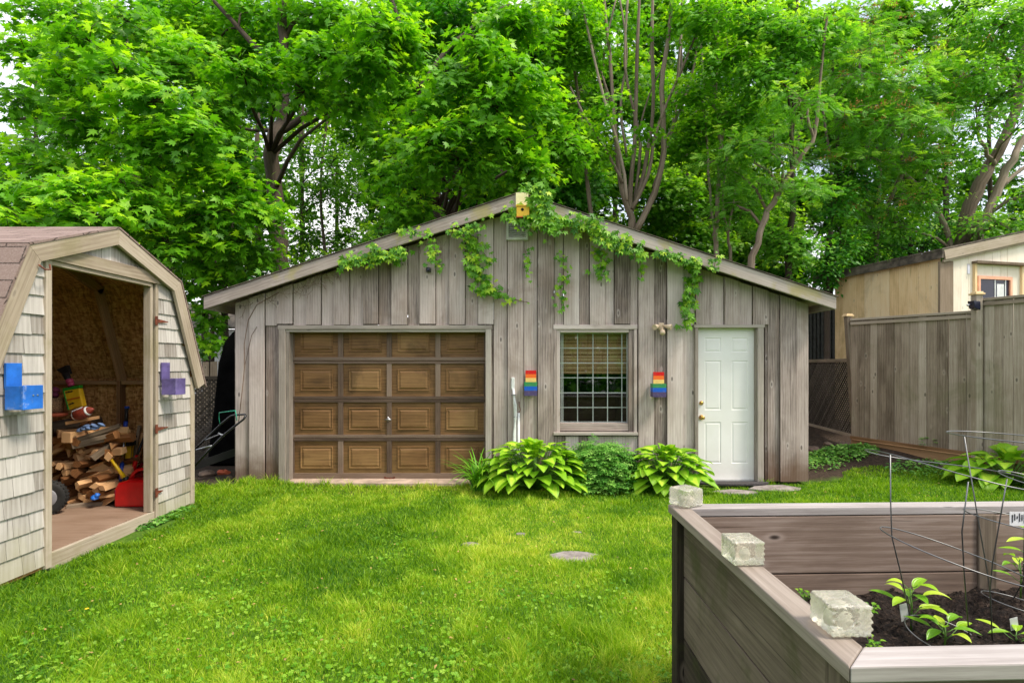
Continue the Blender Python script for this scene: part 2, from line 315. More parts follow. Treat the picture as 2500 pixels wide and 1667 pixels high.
def mk():
    t=NT('blossom'); M['blossom']=t.fin(t.ramp(t.attr(),(0,(.38,.11,.03)),(1,(.62,.33,.10))),.8)
    t=NT('osb'); v=t.n('ShaderNodeTexVoronoi'); t.l(t.mapping(t.uv(),(20,52,1)),v.inputs['Vector']); v.inputs['Scale'].default_value=1; v.inputs['Randomness'].default_value=1
    v2=t.n('ShaderNodeTexVoronoi'); t.l(t.mapping(t.uv(),(58,24,1)),v2.inputs['Vector']); v2.inputs['Scale'].default_value=1
    f=t.math('MULTIPLY',t.sep(v.outputs['Color'])[0],.5); f=t.math('MULTIPLY_ADD',t.sep(v2.outputs['Color'])[1],.5,f)
    M['osb']=t.fin(t.ramp(f,(.1,(.22,.10,.03)),(.5,(.46,.23,.075)),(.9,(.66,.40,.16))),.7)
    t=NT('ground'); P=t.pos(); n=t.noise(P,2.2,6,.65,.3); n2=t.noise(P,26,5,.7); s=t.sep(P)
    lawn=t.ramp(n2,(.3,(.03,.085,.005)),(.6,(.09,.19,.010)),(.8,(.18,.24,.03)))
    dirt=t.ramp(n2,(.3,(.018,.012,.008)),(.55,(.052,.034,.022)),(.78,(.13,.09,.06)))
    # bare earth beside and behind the garage and along the fence bank
    e=t.math('SUBTRACT',s[1],t.math('MULTIPLY_ADD',s[0],.12,6.75)); e=t.math('MULTIPLY_ADD',t.math('SUBTRACT',n,.5),1.0,e)
    M['ground']=t.fin(t.mix(t.mapr(e,-.1,.35),lawn,dirt),.95); t.bump(n2,.7,.03)
    t=NT('soil'); P=t.pos(); n=t.noise(P,60,6,.75,.4)
    M['soil']=t.fin(t.ramp(n,(.35,(.004,.003,.0025)),(.52,(.022,.014,.010)),(.64,(.075,.05,.036)),(.74,(.22,.16,.12))),.95); t.bump(n,1,.02)
    t=NT('stone'); n=t.noise(t.obj(),9,6,.7); M['stone']=t.fin(t.ramp(n,(.3,(.13,.11,.095)),(.55,(.28,.25,.225)),(.75,(.42,.385,.35))),.9); t.bump(n,.6,.01)
    t=NT('roof_shingle'); u=t.uv(); br=t.n('ShaderNodeTexBrick'); t.l(t.mapping(u,(1,1,1)),br.inputs['Vector']); br.inputs['Scale'].default_value=1; br.inputs['Brick Width'].default_value=.3; br.inputs['Row Height'].default_value=.14
    br.inputs['Mortar Size'].default_value=.006; br.inputs['Color1'].default_value=(.17,.115,.095,1); br.inputs['Color2'].default_value=(.25,.18,.155,1); br.inputs['Mortar'].default_value=(.04,.025,.02,1)
    n=t.noise(t.obj(),80,4,.8); M['roof_shingle']=t.fin(t.mix(t.mapr(n,.4,.7,0,.5),br.outputs[0],(.36,.29,.26)),.95); t.bump(br.outputs['Fac'],-.6,.01)
    t=NT('white_paint'); n=t.noise(t.obj(),3,5,.6); s=t.sep(t.pos()); d=t.mapr(t.math('MULTIPLY_ADD',t.noise(t.pos(),7,5,.7),.5,s[2]),.22,.62,.22,0)
    c=t.mix(t.mapr(n,.35,.75),(.80,.79,.74),(.85,.84,.80)); M['white_paint']=t.fin(t.mix(d,c,(.42,.34,.24)),.42)
    t=NT('window_glass'); t.t.nodes.remove(t.b); a=t.n('ShaderNodeBsdfTransparent'); a.inputs[0].default_value=(.80,.85,.84,1); g=t.n('ShaderNodeBsdfGlossy'); g.inputs['Roughness'].default_value=.02
    lw=t.n('ShaderNodeLayerWeight'); lw.inputs[0].default_value=.5; fv=t.math('MULTIPLY_ADD',t.math('POWER',lw.outputs['Facing'],4),.85,.20); m=t.n('ShaderNodeMixShader'); t.l(fv,m.inputs[0]); t.l(a.outputs[0],m.inputs[1]); t.l(g.outputs[0],m.inputs[2]); t.l(m.outputs[0],t.o.inputs[0]); M['window_glass']=t.m
    t=NT('block_glass'); n=t.n('ShaderNodeTexVoronoi'); t.l(t.obj(),n.inputs['Vector']); n.inputs['Scale'].default_value=95; t.bump(n.outputs['Distance'],.45,.004)
    t.b.inputs['Transmission Weight'].default_value=.78; t.b.inputs['IOR'].default_value=1.45
    M['block_glass']=t.fin((.98,.95,.80),.18,0,.6)
    t=NT('rainbow_paint'); z=t.attr('rnd'); M['rainbow_paint']=t.fin(t.ramp(z,(0,(.62,.010,.008)),(.2,(.86,.16,.02)),(.4,(.85,.60,.16)),(.6,(.035,.24,.08)),(.8,(.008,.10,.50)),(1,(.075,.055,.14))),.45)
    M['rainbow_paint'].node_tree.nodes['Color Ramp'].color_ramp.interpolation='CONSTANT'
    t=NT.__new__(NT); t.m=M['rainbow_paint']; t.t=t.m.node_tree; b=[n for n in t.t.nodes if n.type=='BSDF_PRINCIPLED'][0]; rr=t.t.nodes['Color Ramp'].outputs[0]; dn=t.mapr(t.noise(t.obj(),28,6,.75,.5),.50,.66,0,.55); t.l(t.mix(dn,rr,t.mix(.35,rr,(.30,.25,.20))),b.inputs['Base Color'])
    for i,e in enumerate(M['rainbow_paint'].node_tree.nodes['Color Ramp'].color_ramp.elements): e.position=max(0,i/6+.0)
mk()
flat('blue_paint',(.02,.16,.62),.45,dirt=((.50,.55,.62),.75),var=.2); flat('purple_paint',(.13,.10,.27),.55,dirt=((.36,.33,.48),.5),var=.3)
flat('yellow_paint',(.78,.46,.012),.5,dirt=((.35,.2,.02),.4)); flat('pale_yellow',(.86,.80,.46),.5); flat('orange_paint',(.55,.12,.01),.5)
flat('black_metal',(.012,.012,.013),.35,.0,.6); flat('black_plastic',(.015,.015,.016),.45); flat('brass',(.65,.42,.12),.25,1); flat('rust',(.14,.035,.015),.8,var=.5,sc=30)
flat('beige_plastic',(.62,.48,.33),.5); flat('white_metal',(.72,.74,.71),.45,dirt=((.2,.25,.16),.4)); flat('vent_paint',(.58,.57,.50),.6); flat('dark_void',(.008,.008,.008),1)
flat('red_plastic',(.62,.006,.008),.28,spec=.6); flat('dark_red_plastic',(.22,.004,.01),.35); flat('yellow_plastic',(.80,.52,.01),.35); flat('blue_plastic',(.01,.05,.35),.4)
flat('rubber',(.018,.018,.016),.85,var=.4); flat('steel',(.50,.51,.52),.32,1); flat('wire_metal',(.20,.205,.205),.42,.85); flat('teal_wire',(.03,.35,.22),.5)
flat('leather',(.24,.035,.018),.5,var=.3,sc=60,bump=.4); flat('white_plain',(.80,.80,.78),.6); flat('grey_paint',(.22,.22,.23),.5); flat('green_bag',(.02,.25,.02),.4)
flat('wicker',(.30,.17,.08),.8,var=.6,sc=80,bump=.6); flat('plum_cloth',(.14,.02,.06),.9,var=.5); flat('blue_cloth',(.10,.16,.30),.9,var=.5); flat('pink_plastic',(.45,.05,.12),.5)
flat('orange_clay',(.5,.10,.04),.7); flat('metal_siding',(.045,.05,.048),.5,.3,var=.3); flat('peach_paint',(.80,.40,.24),.5); flat('shade_black',(.004,.004,.004),1,spec=.03,var=.5,sc=4,bump=.6)  # last colour is near-black for the painted shade by the garage corner
flat('concrete',(.42,.32,.24),.9,var=.3,sc=6,bump=.4); flat('mat_rubber',(.05,.045,.045),.95,var=.5,sc=60,bump=.7); flat('dandelion',(.85,.55,.01),.6); flat('rock',(.17,.12,.09),.95,var=.5,sc=5,bump=.8)
flat('stem_green',(.10,.22,.03),.5); flat('kraft_stem',(.25,.25,.07),.6); flat('solar_panel',(.01,.012,.03),.15); flat('roof_felt',(.10,.082,.062),.95,var=.6,sc=5,bump=.6); flat('white_siding',(.62,.62,.62),.6); flat('lettering',(.03,.03,.03),.6)
# ---------------------------------------------------------------- ground
xs=np.concatenate([np.linspace(-70,-9,16),np.linspace(-8,12,121),np.linspace(13,70,16)]); ys=np.concatenate([np.linspace(-30,0,12),np.linspace(.2,16,110),np.linspace(17,90,22)])
X,Y=np.meshgrid(xs,ys); Z=ghn(X,Y); nx,ny=len(xs),len(ys)
idx=np.arange(nx*ny).reshape(ny,nx); q=np.stack([idx[:-1,:-1],idx[:-1,1:],idx[1:,1:],idx[1:,:-1]],-1).reshape(-1,4)
o=nparr('ground',np.stack([X,Y,Z],-1).reshape(-1,3),None,q,np.stack([X,Y],-1).reshape(-1,2),np.zeros(nx*ny),'ground'); tag(o,kind='structure')
class VN:   # value noise
    def __init__(s,seed,sc): s.g=np.random.default_rng(seed).random((64,64)); s.sc=sc
    def __call__(s,x,y):
        x=x*s.sc+100; y=y*s.sc+100; xi=np.floor(x).astype(int); yi=np.floor(y).astype(int); fx=x-xi; fy=y-yi; fx=fx*fx*(3-2*fx); fy=fy*fy*(3-2*fy)
        a=lambda i,j: s.g[(xi+i)%64,(yi+j)%64]
        return (a(0,0)*(1-fx)+a(1,0)*fx)*(1-fy)+(a(0,1)*(1-fx)+a(1,1)*fx)*fy
nA,nB,nC,nD=VN(1,.75),VN(2,2.3),VN(3,6.5),VN(4,1.1)
STONES=[(.47,4.42,.25,.155),(-.40,4.70,.085,.055),(.04,4.98,.05,.03),(.58,5.10,.05,.025)]
DSTONES=[(2.72,6.66,.29,.16),(3.34,6.86,.35,.2)]
def lawnmask(x,y):
    e=.25*(nB(x,y)-.5)
    m=np.where(x<-3.62,((y>6.1)&(y<6.75+e))|(y<3.52),True)
    m&=np.where((x>-3.8)&(x<4.0),y<7.07,True); m&=np.where(x>=4.0,y<7.35+.28*(x-4)+e*3,True)
    m&=~((x>.68)&(x<2.75)&(y>1.15)&(y<2.66))
    m&=~((x<-3.42+e*.3)&(y>4.75+e)&(y<5.45)); m&=~((x>2.3)&(x<3.25)&(y>6.9)); m&=~((x>-3.0)&(x<-.4)&(y>6.98+e*.2))
    for sx,sy,a,b in STONES+DSTONES: m&=((x-sx)/(a*.92))**2+((y-sy-.12*b)/(b*.84))**2>1+.9*(nC(x*3,y*3)-.5)
    return m
def grass(n):
    u=G.random(n); y=1.6*(8.7/1.6)**(u**.92); hw=y*1.02+.4+1.2*(y<3.5)
    x=(G.random(n)*2-1)*hw; x=np.where(x<-4.6,x+G.random(n)*3.0,x); ok=lawnmask(x,y)&(x<7.2); x=x[ok];y=y[ok]; n=len(x)
    thin=G.random(n)<.40+.9*nC(x*1.5,y*1.5)+.25*nB(x,y); x=x[thin];y=y[thin];n=len(x)
    patch=.44*nA(x,y)+.31*nB(x,y)+.25*nC(x,y)
    yel=np.clip((patch-.37)*2.5,0,1)*np.clip(1.25-abs(x-.2)*.22,0.15,1)
    h=(.017+.036*nD(x*1.7,y*1.7)**1.5+.012*G.random(n))*(.75+.5*G.random(n)); h*=1+.9*(nC(x,y)>.82)
    h=np.where((abs(y-7.0)<.14)&(x<4)&(x>-3.8),h*1.5,h); h=np.where((x<-3.45),h*1.6,h)
    a=G.random(n)*2*PI; wd=(.0012+.0011*G.random(n))*np.clip(y/3.4,.9,2.1); lean=h*(.25+.75*G.random(n)); la=G.random(n)*2*PI
    bx,by=np.cos(a)*wd,np.sin(a)*wd; lx,ly=np.cos(la)*lean,np.sin(la)*lean; z=ghn(x,y)-.004
    v=np.stack([np.stack([x-bx,y-by,z],1),np.stack([x+bx,y+by,z],1),np.stack([x+bx*.8+lx*.35,y+by*.8+ly*.35,z+h*.6],1),np.stack([x-bx*.8+lx*.35,y-by*.8+ly*.35,z+h*.6],1),np.stack([x+lx,y+ly,z+h],1)],1)
    i=np.arange(n)[:,None]*5; q=i+np.array([[0,1,2,3]]); t=i+np.array([[3,2,4]])
    dry=G.random(n)<.05+.12*yel
    r=np.clip(.20+.48*yel+.55*(G.random(n)-.5)+.12*(patch-.5)+dry*.35,0,1)
    o=nparr('grass',v.reshape(-1,3),t,q,None,np.repeat(r,5),'grass_blade'); return tag(o,'short bright green lawn grass, yellower in the middle','grass',kind='stuff')
grass(900000)
def clover(n):
    y=2.2+2.9*G.random(n)**1.5; x=(G.random(n)*2-1)*y*.95; p=nB(x+7,y)*.35+nC(x,y)*.25+G.random(n)*.4+.28*np.clip((3.6-y),-1,1)*.6
    ok=lawnmask(x,y)&(p>.52)&(x<.9); x=x[ok];y=y[ok]; n=len(x)
    T=[];Fc=[]
    for a in (0,120,240):
        b=len(T); T.append((0,0,0))
        for t in range(7): an=R(a-48+96*t/6); q=1-.12*(t==3); T.append((math.cos(an)*q,math.sin(an)*q,.08))
        Fc+=[(b,b+i,b+i+1) for i in range(1,7)]
    P=(np.array(T),np.array(Fc)); ang=G.random(n)*2*PI
    o=leafinst('clover',P,np.stack([x,y,ghn(x,y)+.014+.022*G.random(n)],1),np.stack([np.cos(ang),np.sin(ang),0*x],1),np.stack([.45*G.normal(size=n),.45*G.normal(size=n)-.25,1+0*x],1),.006+.008*G.random(n),np.clip(G.random(n),0,1),'clover_leaf',None)
    tag(o,'patches of round clover leaves among the near grass','clover',kind='stuff')
clover(20000)
def litter(n):
    y=2.3+5*G.random(n); x=(G.random(n)*2-1)*y*.95; ok=lawnmask(x,y)&(x<6); x=x[ok];y=y[ok]; n=len(x); a=G.random(n)*6.28
    flat('litter',(.33,.22,.07),.9,var=.6,sc=3); o=leafinst('leaf_litter',OVAL,np.stack([x,y,ghn(x,y)+.02+.02*G.random(n)],1),np.stack([np.cos(a),np.sin(a),.2*G.normal(size=n)],1),np.stack([.4*G.normal(size=n),.4*G.normal(size=n),1+0*x],1),.012+.022*G.random(n),G.random(n),'litter',None); tag(o,'scattered dead bits of leaf and straw on the lawn','leaf litter',kind='stuff')
litter(900)
# ---------------------------------------------------------------- stones
def stone(cx,cy,a,b,label,h=.02,mat='stone',name='stepping_stone',grp='stones set in the lawn',cat='stepping stone'):
    mb=MB(); n=13; z=gh(cx,cy); pts=[(cx+math.cos(2*PI*i/n)*a*rnd.uniform(.78,1.12),cy+math.sin(2*PI*i/n)*b*rnd.uniform(.75,1.12),z-.03) for i in range(n)]
    mb.prism(pts,(0,0,.03+h)); o=mb.build(name,mat,origin=(cx,cy,z),bevel=.005); tag(o,label,cat,grp)
stone(*STONES[0],'large flat grey stone sunk in the middle of the lawn',h=.004); stone(*STONES[1],'small grey stone showing left of the large lawn stone',h=.012)
stone(*STONES[2],'tiny grey stone in the grass between the other lawn stones',h=.012); stone(*STONES[3],'tiny dark stone in the grass just beyond the large lawn stone',h=.008)
stone(*DSTONES[0],'flat pinkish paving stone below the doormat, nearer the hosta',grp='paving stones at the white door'); stone(*DSTONES[1],'larger flat paving stone right of the doormat',grp='paving stones at the white door')
mb=MB(); mb.prism([(2.86+.50*math.cos(PI+PI*i/12),7.08+.16*math.sin(PI+PI*i/12),.004) for i in range(13)],(0,0,.028)); tag(mb.build('doormat','mat_rubber',origin=(2.86,7.0,0),bevel=.006),'dark half-round doormat in front of the white door','doormat')
# ---------------------------------------------------------------- garage
AX,AZ,SLP,HS=.05,3.784,.3277,4.08
gar=thing('garage','weathered grey board-and-batten garage with low gable roof in the middle','garage',(0,GD,0))
def zt(x): return AZ-.135-SLP*abs(x-AX)
wall=MB(); Y0=GD
outer=[(613,649),(679,717),(751,786),(818,855),(889,925),(958,996),(1026,1064),(1098,1136),(1168,1205),(1240,1278),(1313,1352),(1376,1413),(1439,1476),(1499,1537),(1557,1594),(1627,1665),(1696,1734),(1766,1802),(1835,1872),(1901,1940)]
def span(px0,px1):
    m=(px0+px1)/2
    if 690<m<1200 and px0>=677: return gz(791)
    if 1372<m<1545: return gz(791)
    if 1690<m<1875: return gz(792)
    return None
def board(x0,x1,yf,th,zb,zj=0):
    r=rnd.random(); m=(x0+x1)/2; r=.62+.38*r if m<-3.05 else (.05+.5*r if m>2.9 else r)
    xs_=[x0]+([AX] if x0<AX<x1 else [])+[x1]
    top=[(x,yf,zt(x)) for x in reversed(xs_)]
    wall.prism([(x0,yf,zb),(x1,yf,zb)]+top,(0,th,0),(0,0,1),r)
for i,(a,b) in enumerate(outer):
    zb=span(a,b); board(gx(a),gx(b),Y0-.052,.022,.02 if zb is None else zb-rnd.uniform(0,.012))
prev=577
for a,b in outer+[(1970,1972)]:
    if a>prev:
        m0,m1=prev+1.3 if prev>577 else prev,a-1.3 if a<1970 else 1970; cc=(m0+m1)/2
        if 660<cc<1200 or 1352<cc<1556 or 1680<cc<1875: zb=gz(795)
        else: zb=.02
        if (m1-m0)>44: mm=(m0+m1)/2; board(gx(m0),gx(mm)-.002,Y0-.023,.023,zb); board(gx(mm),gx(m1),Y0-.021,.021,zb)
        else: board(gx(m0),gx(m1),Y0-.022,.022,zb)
    prev=b
# full-height filler boards beside the openings and below the window
for a,b in ((649,692),(1186,1212),(1545,1560),(1590,1630),(1660,1700),(1868,1905)):
    wall.prism([(gx(a),Y0,.02),(gx(b),Y0,.02),(gx(b),Y0,gz(780)),(gx(a),Y0,gz(780))],(0,.02,0),(0,0,1))
for a,b in ((1352,1380),(1380,1412),(1412,1436),(1436,1474),(1474,1495),(1495,1556)): wall.box(gx(a),gx(b)-.003,Y0-.02-(.02 if int(a)%3==0 else 0),Y0+.005,.02,gz(1064))
# side and rear walls
xl,xr=gx(577),gx(1970)
for k in range(30):
    yy=Y0+k*.2
    wall.box(xl-.02,xl+.004+(k%2)*.006,yy+.001,yy+.198,.02,zt(xl)); wall.box(xr-.004-(k%2)*.006,xr+.02,yy+.001,yy+.198,.02,zt(xr))
for k in range(38): a=xl+k*.2; board(a,min(a+.198,xr),Y0+6,.02,.02)
wall.build('wall','garage_wood',gar)
rf=MB()
for s_ in (-1,1):
    e=AX+s_*(HS-.01); 
    rf.prism([(AX,6.905,AZ+.002),(e,6.905,AZ-SLP*(HS-.01)+.002),(e,6.905,AZ-SLP*(HS-.01)-.04),(AX,6.905,AZ-.04)],(0,6.5,0))
    rf.prism([(AX,6.85,AZ+.022),(e+s_*.03,6.85,AZ-SLP*(HS+.02)+.022),(e+s_*.03,6.85,AZ-SLP*(HS+.02)+.012),(AX,6.85,AZ+.012)],(0,6.6,0))
rfo=rf.build('roof','roof_felt',gar)
sf=MB()   # soffit boards and rafters
for s_ in (-1,1):
    e=AX+s_*(HS-.03); sf.prism([(AX,6.90,AZ-.045),(e,6.90,AZ-SLP*(HS-.03)-.045),(e,6.90,AZ-SLP*(HS-.03)-.065),(AX,6.90,AZ-.065)],(0,6.3,0))
sf.build('soffit','shed_trim_wood',gar)
for s_ in (-1,1):
    e=AX+s_*HS; f=MB(); f.prism([(AX+s_*.002,6.866,AZ+.008),(e,6.866,AZ-SLP*HS+.008),(e,6.866,AZ-SLP*HS-.155),(AX+s_*.002,6.866,AZ-.158)],(0,.036,0),(1,0,-s_*SLP)); f.build('fascia','fascia_wood',gar,bevel=.004)
    f=MB(); f.prism([(e-s_*.02,6.906,AZ-SLP*HS-.15),(e-s_*.02,6.906,AZ-SLP*HS-.02),(e+s_*.018,6.906,AZ-SLP*HS-.02),(e+s_*.018,6.906,AZ-SLP*HS-.15)],(0,6.4,0),(0,1,0)); f.build('eave_board','fascia_wood',gar)
# big door
dfr=MB(); a,b=gx(700),gx(1188); zt_=gz(808)
dfr.box(gx(684),gx(700),Y0-.05,Y0+.14,.01,zt_+.02); dfr.box(gx(699),gx(708),Y0-.028,Y0+.14,.012,zt_-.002)
dfr.box(gx(1186),gx(1200),Y0-.05,Y0+.14,.01,zt_+.02)
dfr.box(gx(684)-.01,gx(1200)+.01,Y0-.052,Y0+.14,zt_+.021,zt_+.075,'x'); dfr.box(gx(700)+.001,gx(1186)-.001,Y0-.03,Y0+.14,zt_-.015,zt_+.02,'x')
dfr.build('door_frame','trim_wood',gar,bevel=.003)
DY=Y0+.10; dx=lambda z:((600+z/3.267)-CX)*DY/F; dz=lambda z:EYE-((780+z/3.267)-CY)*DY/F
gd=MB(); gd.box(dx(330),dx(1925),DY+.02,DY+.05,.02,dz(70),'x'); gdo=gd.build('garage_door','door_panel',gar)
st=MB()
for c0,c1 in ((340,386),(735,776),(1124,1163),(1512,1552),(1898,1925)):
    for r0,r1 in ((80,300),(352,612),(660,918),(968,1225)): st.box(dx(c0),dx(c1),DY,DY+.0195,dz(r1),dz(r0),'z')
for r0,r1 in ((300,325),(331,352),(612,634),(638,660),(918,940),(944,968),(1225,1280)): st.box(dx(340),dx(1925),DY-.003,DY+.0195,dz(r1),dz(r0),'x')
st.build('stile_and_rail','door_stile',gdo,bevel=.002)
def rings(mb,x0,x1,z0,z1,prof,grain=(1,0,0)):
    """nested rectangles facing -y; prof = list of (inset, y)"""
    vs=[];
    for ins,y in prof: vs+=[(x0+ins,y,z0+ins),(x1-ins,y,z0+ins),(x1-ins,y,z1-ins),(x0+ins,y,z1-ins)]
    fs=[];
    for k in range(len(prof)-1):
        for i in range(4): fs.append((k*4+i,k*4+(i+1)%4,k*4+4+(i+1)%4,k*4+4+i))
    k=len(prof)-1; fs.append((k*4,k*4+1,k*4+2,k*4+3)); ou,ov=rnd.random()*30,rnd.random()*30
    mb.add(vs,fs,[[(ou+vs[j][0]*grain[0]+vs[j][2]*grain[2],ov+vs[j][2]*grain[0]+vs[j][0]*grain[2]) for j in f] for f in fs])
for ci,(c0,c1) in enumerate(((432,692),(820,1078),(1208,1464),(1597,1852))):
    for ri,(r0,r1) in enumerate(((85,260),(395,570),(705,880),(1012,1188))):
        p=MB(); y=DY+.02; rings(p,dx(c0),dx(c1),dz(r1),dz(r0),[(0,y),(.004,y-.012),(.012,y-.012),(.016,y-.004),(.021,y-.004),(.028,y-.004),(.050,y-.0155)]); p.build('door_panel','door_panel',gdo)
h=MB(); hx,hz,hy=dx(1142),dz(795),DY; h.lathe([(.022,0),(.022,.006),(.008,.010),(.008,.05)],(hx,hy-.002,hz),(0,-1,0),14); h.tube([(hx-.045,hy-.05,hz),(hx,hy-.055,hz+.004),(hx+.045,hy-.05,hz)],.006,8); h.tube([(hx,hy-.045,hz-.02),(hx,hy-.045,hz+.04)],.006,8); h.build('handle','steel',gdo)
h=MB(); h.box(dx(1112),dx(1185),hy-.02,hy-.004,dz(1268),dz(1258),'x'); h.box(dx(1105),dx(1118),hy-.008,hy-.004,dz(1272),dz(1250)); h.box(dx(1178),dx(1192),hy-.008,hy-.004,dz(1272),dz(1250)); h.build('lift_handle','rust',gdo)
# window
wx=lambda z,d:((1180+z/2.868)-CX)*d/F; wz=lambda z,d:EYE-((780+z/2.868)-CY)*d/F
win=thing('window','white-gridded window','window',(0,GD,0)); del win['category']; del win['label']; win.parent=gar; win.location=(0,0,0); LOC[win.name]=LOC[gar.name]
fr=MB(); d=Y0-.03
x0,x1,zb,ztp=wx(492,d),wx(1074,d),wz(795,d),wz(38,d)
fr.box(x0,wx(512,d),d-.024,Y0+.02,zb,ztp-.06); fr.box(wx(1052,d),x1,d-.024,Y0+.02,zb,ztp-.06); fr.box(x0-.004,x1+.004,d-.028,Y0+.02,ztp-.058,ztp,'x')
fr.box(wx(512,d)+.001,wx(536,d),d-.008,Y0+.09,zb,ztp-.061); fr.box(wx(1018,d),wx(1052,d)-.001,d-.008,Y0+.09,zb,ztp-.061); fr.box(wx(536,d)+.001,wx(1018,d)-.001,d-.008,Y0+.09,ztp-.10,ztp-.061,'x')
fr.box(wx(536,d)+.001,wx(1018,d)-.001,d+.005,Y0+.09,wz(780,d),wz(727,d),'x'); fr.build('frame','garage_wood',win,bevel=.003)
sl_=MB(); sl_.box(x0-.005,x1+.005,d-.06,Y0+.01,wz(806,d),wz(786,d),'x'); sl_.build('sill','trim_wood',win,bevel=.004)
gr=MB(); d2=Y0+.055
for z_ in (545,557,660,768,870,970,1006): gr.box(wx(z_,d2)-.006,wx(z_,d2)+.006,d2,d2+.006,wz(722,d2),wz(88,d2))
for z_ in (96,200,303,407,512,615,716): gr.box(wx(538,d2),wx(1012,d2),d2-.003,d2+.004,wz(z_,d2)-.0055,wz(z_,d2)+.0055,'x')
gr.build('grille','white_plain',win)
gl=MB(); gl.add([(wx(536,d2),d2-.012,wz(727,d2)),(wx(1018,d2),d2-.012,wz(727,d2)),(wx(1018,d2),d2-.012,wz(84,d2)),(wx(536,d2),d2-.012,wz(84,d2))],[(0,1,2,3)]); gl.build('pane','window_glass',win)
bl=MB(); d3=Y0+.14
zz=wz(80,d3); i=0
while zz>wz(375,d3): bl.box(wx(540,d3),wx(1008,d3),d3+.004*math.sin(i*.7),d3+.004+.004*math.sin(i*.7),zz-.0075,zz,'x'); zz-=.009; i+=1
for k in range(9): xx=wx(575+k*52,d3); bl.box(xx-.002,xx+.002,d3-.006,d3-.002,wz(375,d3),wz(80,d3))
bl.build('blind','blind_cane',win)
inn=MB(); inn.box(x0-.4,x1+.4,Y0+1.3,Y0+1.32,.1,2.6); inn.build('room_back','dark_void',win)
# white door
dr=MB(); d=Y0+.05; ex=lambda z:wx(z,d); ez=lambda z:wz(z,d)
dr.box(ex(1500),ex(1912),d+.008,d+.045,.03,ez(55)); PR=[]
dro=None
f=[(1550,1665),(1738,1852)]; g=[(128,228),(287,632),(717,1005)]
X_=[ex(1500)]+[ex(v) for p in f for v in p]+[ex(1912)]; Z_=[.03]+sorted(ez(v) for p in g for v in p)+[ez(55)]
for i in range(5):
    for j in range(7):
        a0,a1,b0,b1=X_[i],X_[i+1],Z_[j],Z_[j+1]
        if i%2==1 and j%2==1: rings(dr,a0,a1,b0,b1,[(0,d),(.006,d+.006),(.014,d+.006),(.03,d+.001)])
        else: dr.add([(a0,d,b0),(a1,d,b0),(a1,d,b1),(a0,d,b1)],[(0,1,2,3)])
dr.box(ex(1500)-.0,ex(1912),d+.0005,d+.0075,.0301,.0302)
dro=dr.build('door','white_paint',gar)
for nm,zy,rr in (('deadbolt',583,.026),('knob',684,.03)):
    k=MB(); c=(wx(1526,d),d,wz(zy,d))
    if nm=='knob': k.lathe([(.033,0),(.033,.008),(.012,.012),(.011,.035),(.022,.042),(.029,.055),(.027,.07),(.014,.078),(.002,.079)],c,(0,-1,0),18)
    else: k.lathe([(.028,0),(.028,.010),(.020,.016),(.019,.026),(.006,.027)],c,(0,-1,0),18)
    k.build(nm,'brass',dro)
df=MB(); d=Y0-.03
df.box(wx(1478,d),wx(1502,d),d-.02,Y0+.1,.02,gz(801)+.002); df.box(wx(1918,d),wx(1960,d),d-.02,Y0+.03,.02,gz(801)+.002); df.box(wx(1912,d)+.003,wx(1920,d)+.0,d+.006,Y0+.1,.02,gz(801)-.002); df.box(wx(1478,d)-.01,wx(1960,d)+.012,d-.024,Y0+.1,gz(801)+.003,gz(793),'x')
df.build('door_frame','trim_wood',gar,bevel=.003)
th=MB(); th.box(wx(1500,d),wx(1918,d),Y0-.03,Y0+.1,.0,.028,'x'); th.build('threshold','steel',gar)
# slab under the big door
mb=MB(); mb.prism([(-3.05,6.99,-.02),(-2.2,6.985,-.02),(-1.3,6.965,-.02),(-.35,6.98,-.02),(-.35,7.36,-.02),(-3.05,7.36,-.02)],(0,0,.052)); tag(mb.build('concrete_step','concrete',origin=(-1.7,7.1,0),bevel=.006),'low worn concrete slab under the brown garage door','slab')
# gable vent
vz=lambda x,y,d:W(1180+x/7.84,440+y/7.84,d)
ve=MB(); d=Y0-.085; a=vz(440,1140,d); b=vz(852,690,d)
ve.box(a.x,b.x,d,Y0-.02,a.z,a.z+.035,'x'); ve.box(a.x,b.x,d,Y0-.02,b.z-.03,b.z,'x'); ve.box(a.x,a.x+.03,d+.001,Y0-.021,a.z+.035,b.z-.03); ve.box(b.x-.03,b.x,d+.001,Y0-.021,a.z+.035,b.z-.03)
for k in range(9):
    z0=a.z+.04+k*(b.z-a.z-.075)/9; ve.prism([(a.x+.03,d+.002,z0),(a.x+.03,d+.006,z0),(a.x+.03,d+.03,z0+.028),(a.x+.03,d+.026,z0+.028)],(b.x-a.x-.06,0,0))
vb=MB(); vb.box(a.x+.02,b.x-.02,Y0-.054,Y0-.0525,a.z+.02,b.z-.02); ve=ve.build('vent','vent_paint',gar); vb.build('vent_back','dark_void',ve)
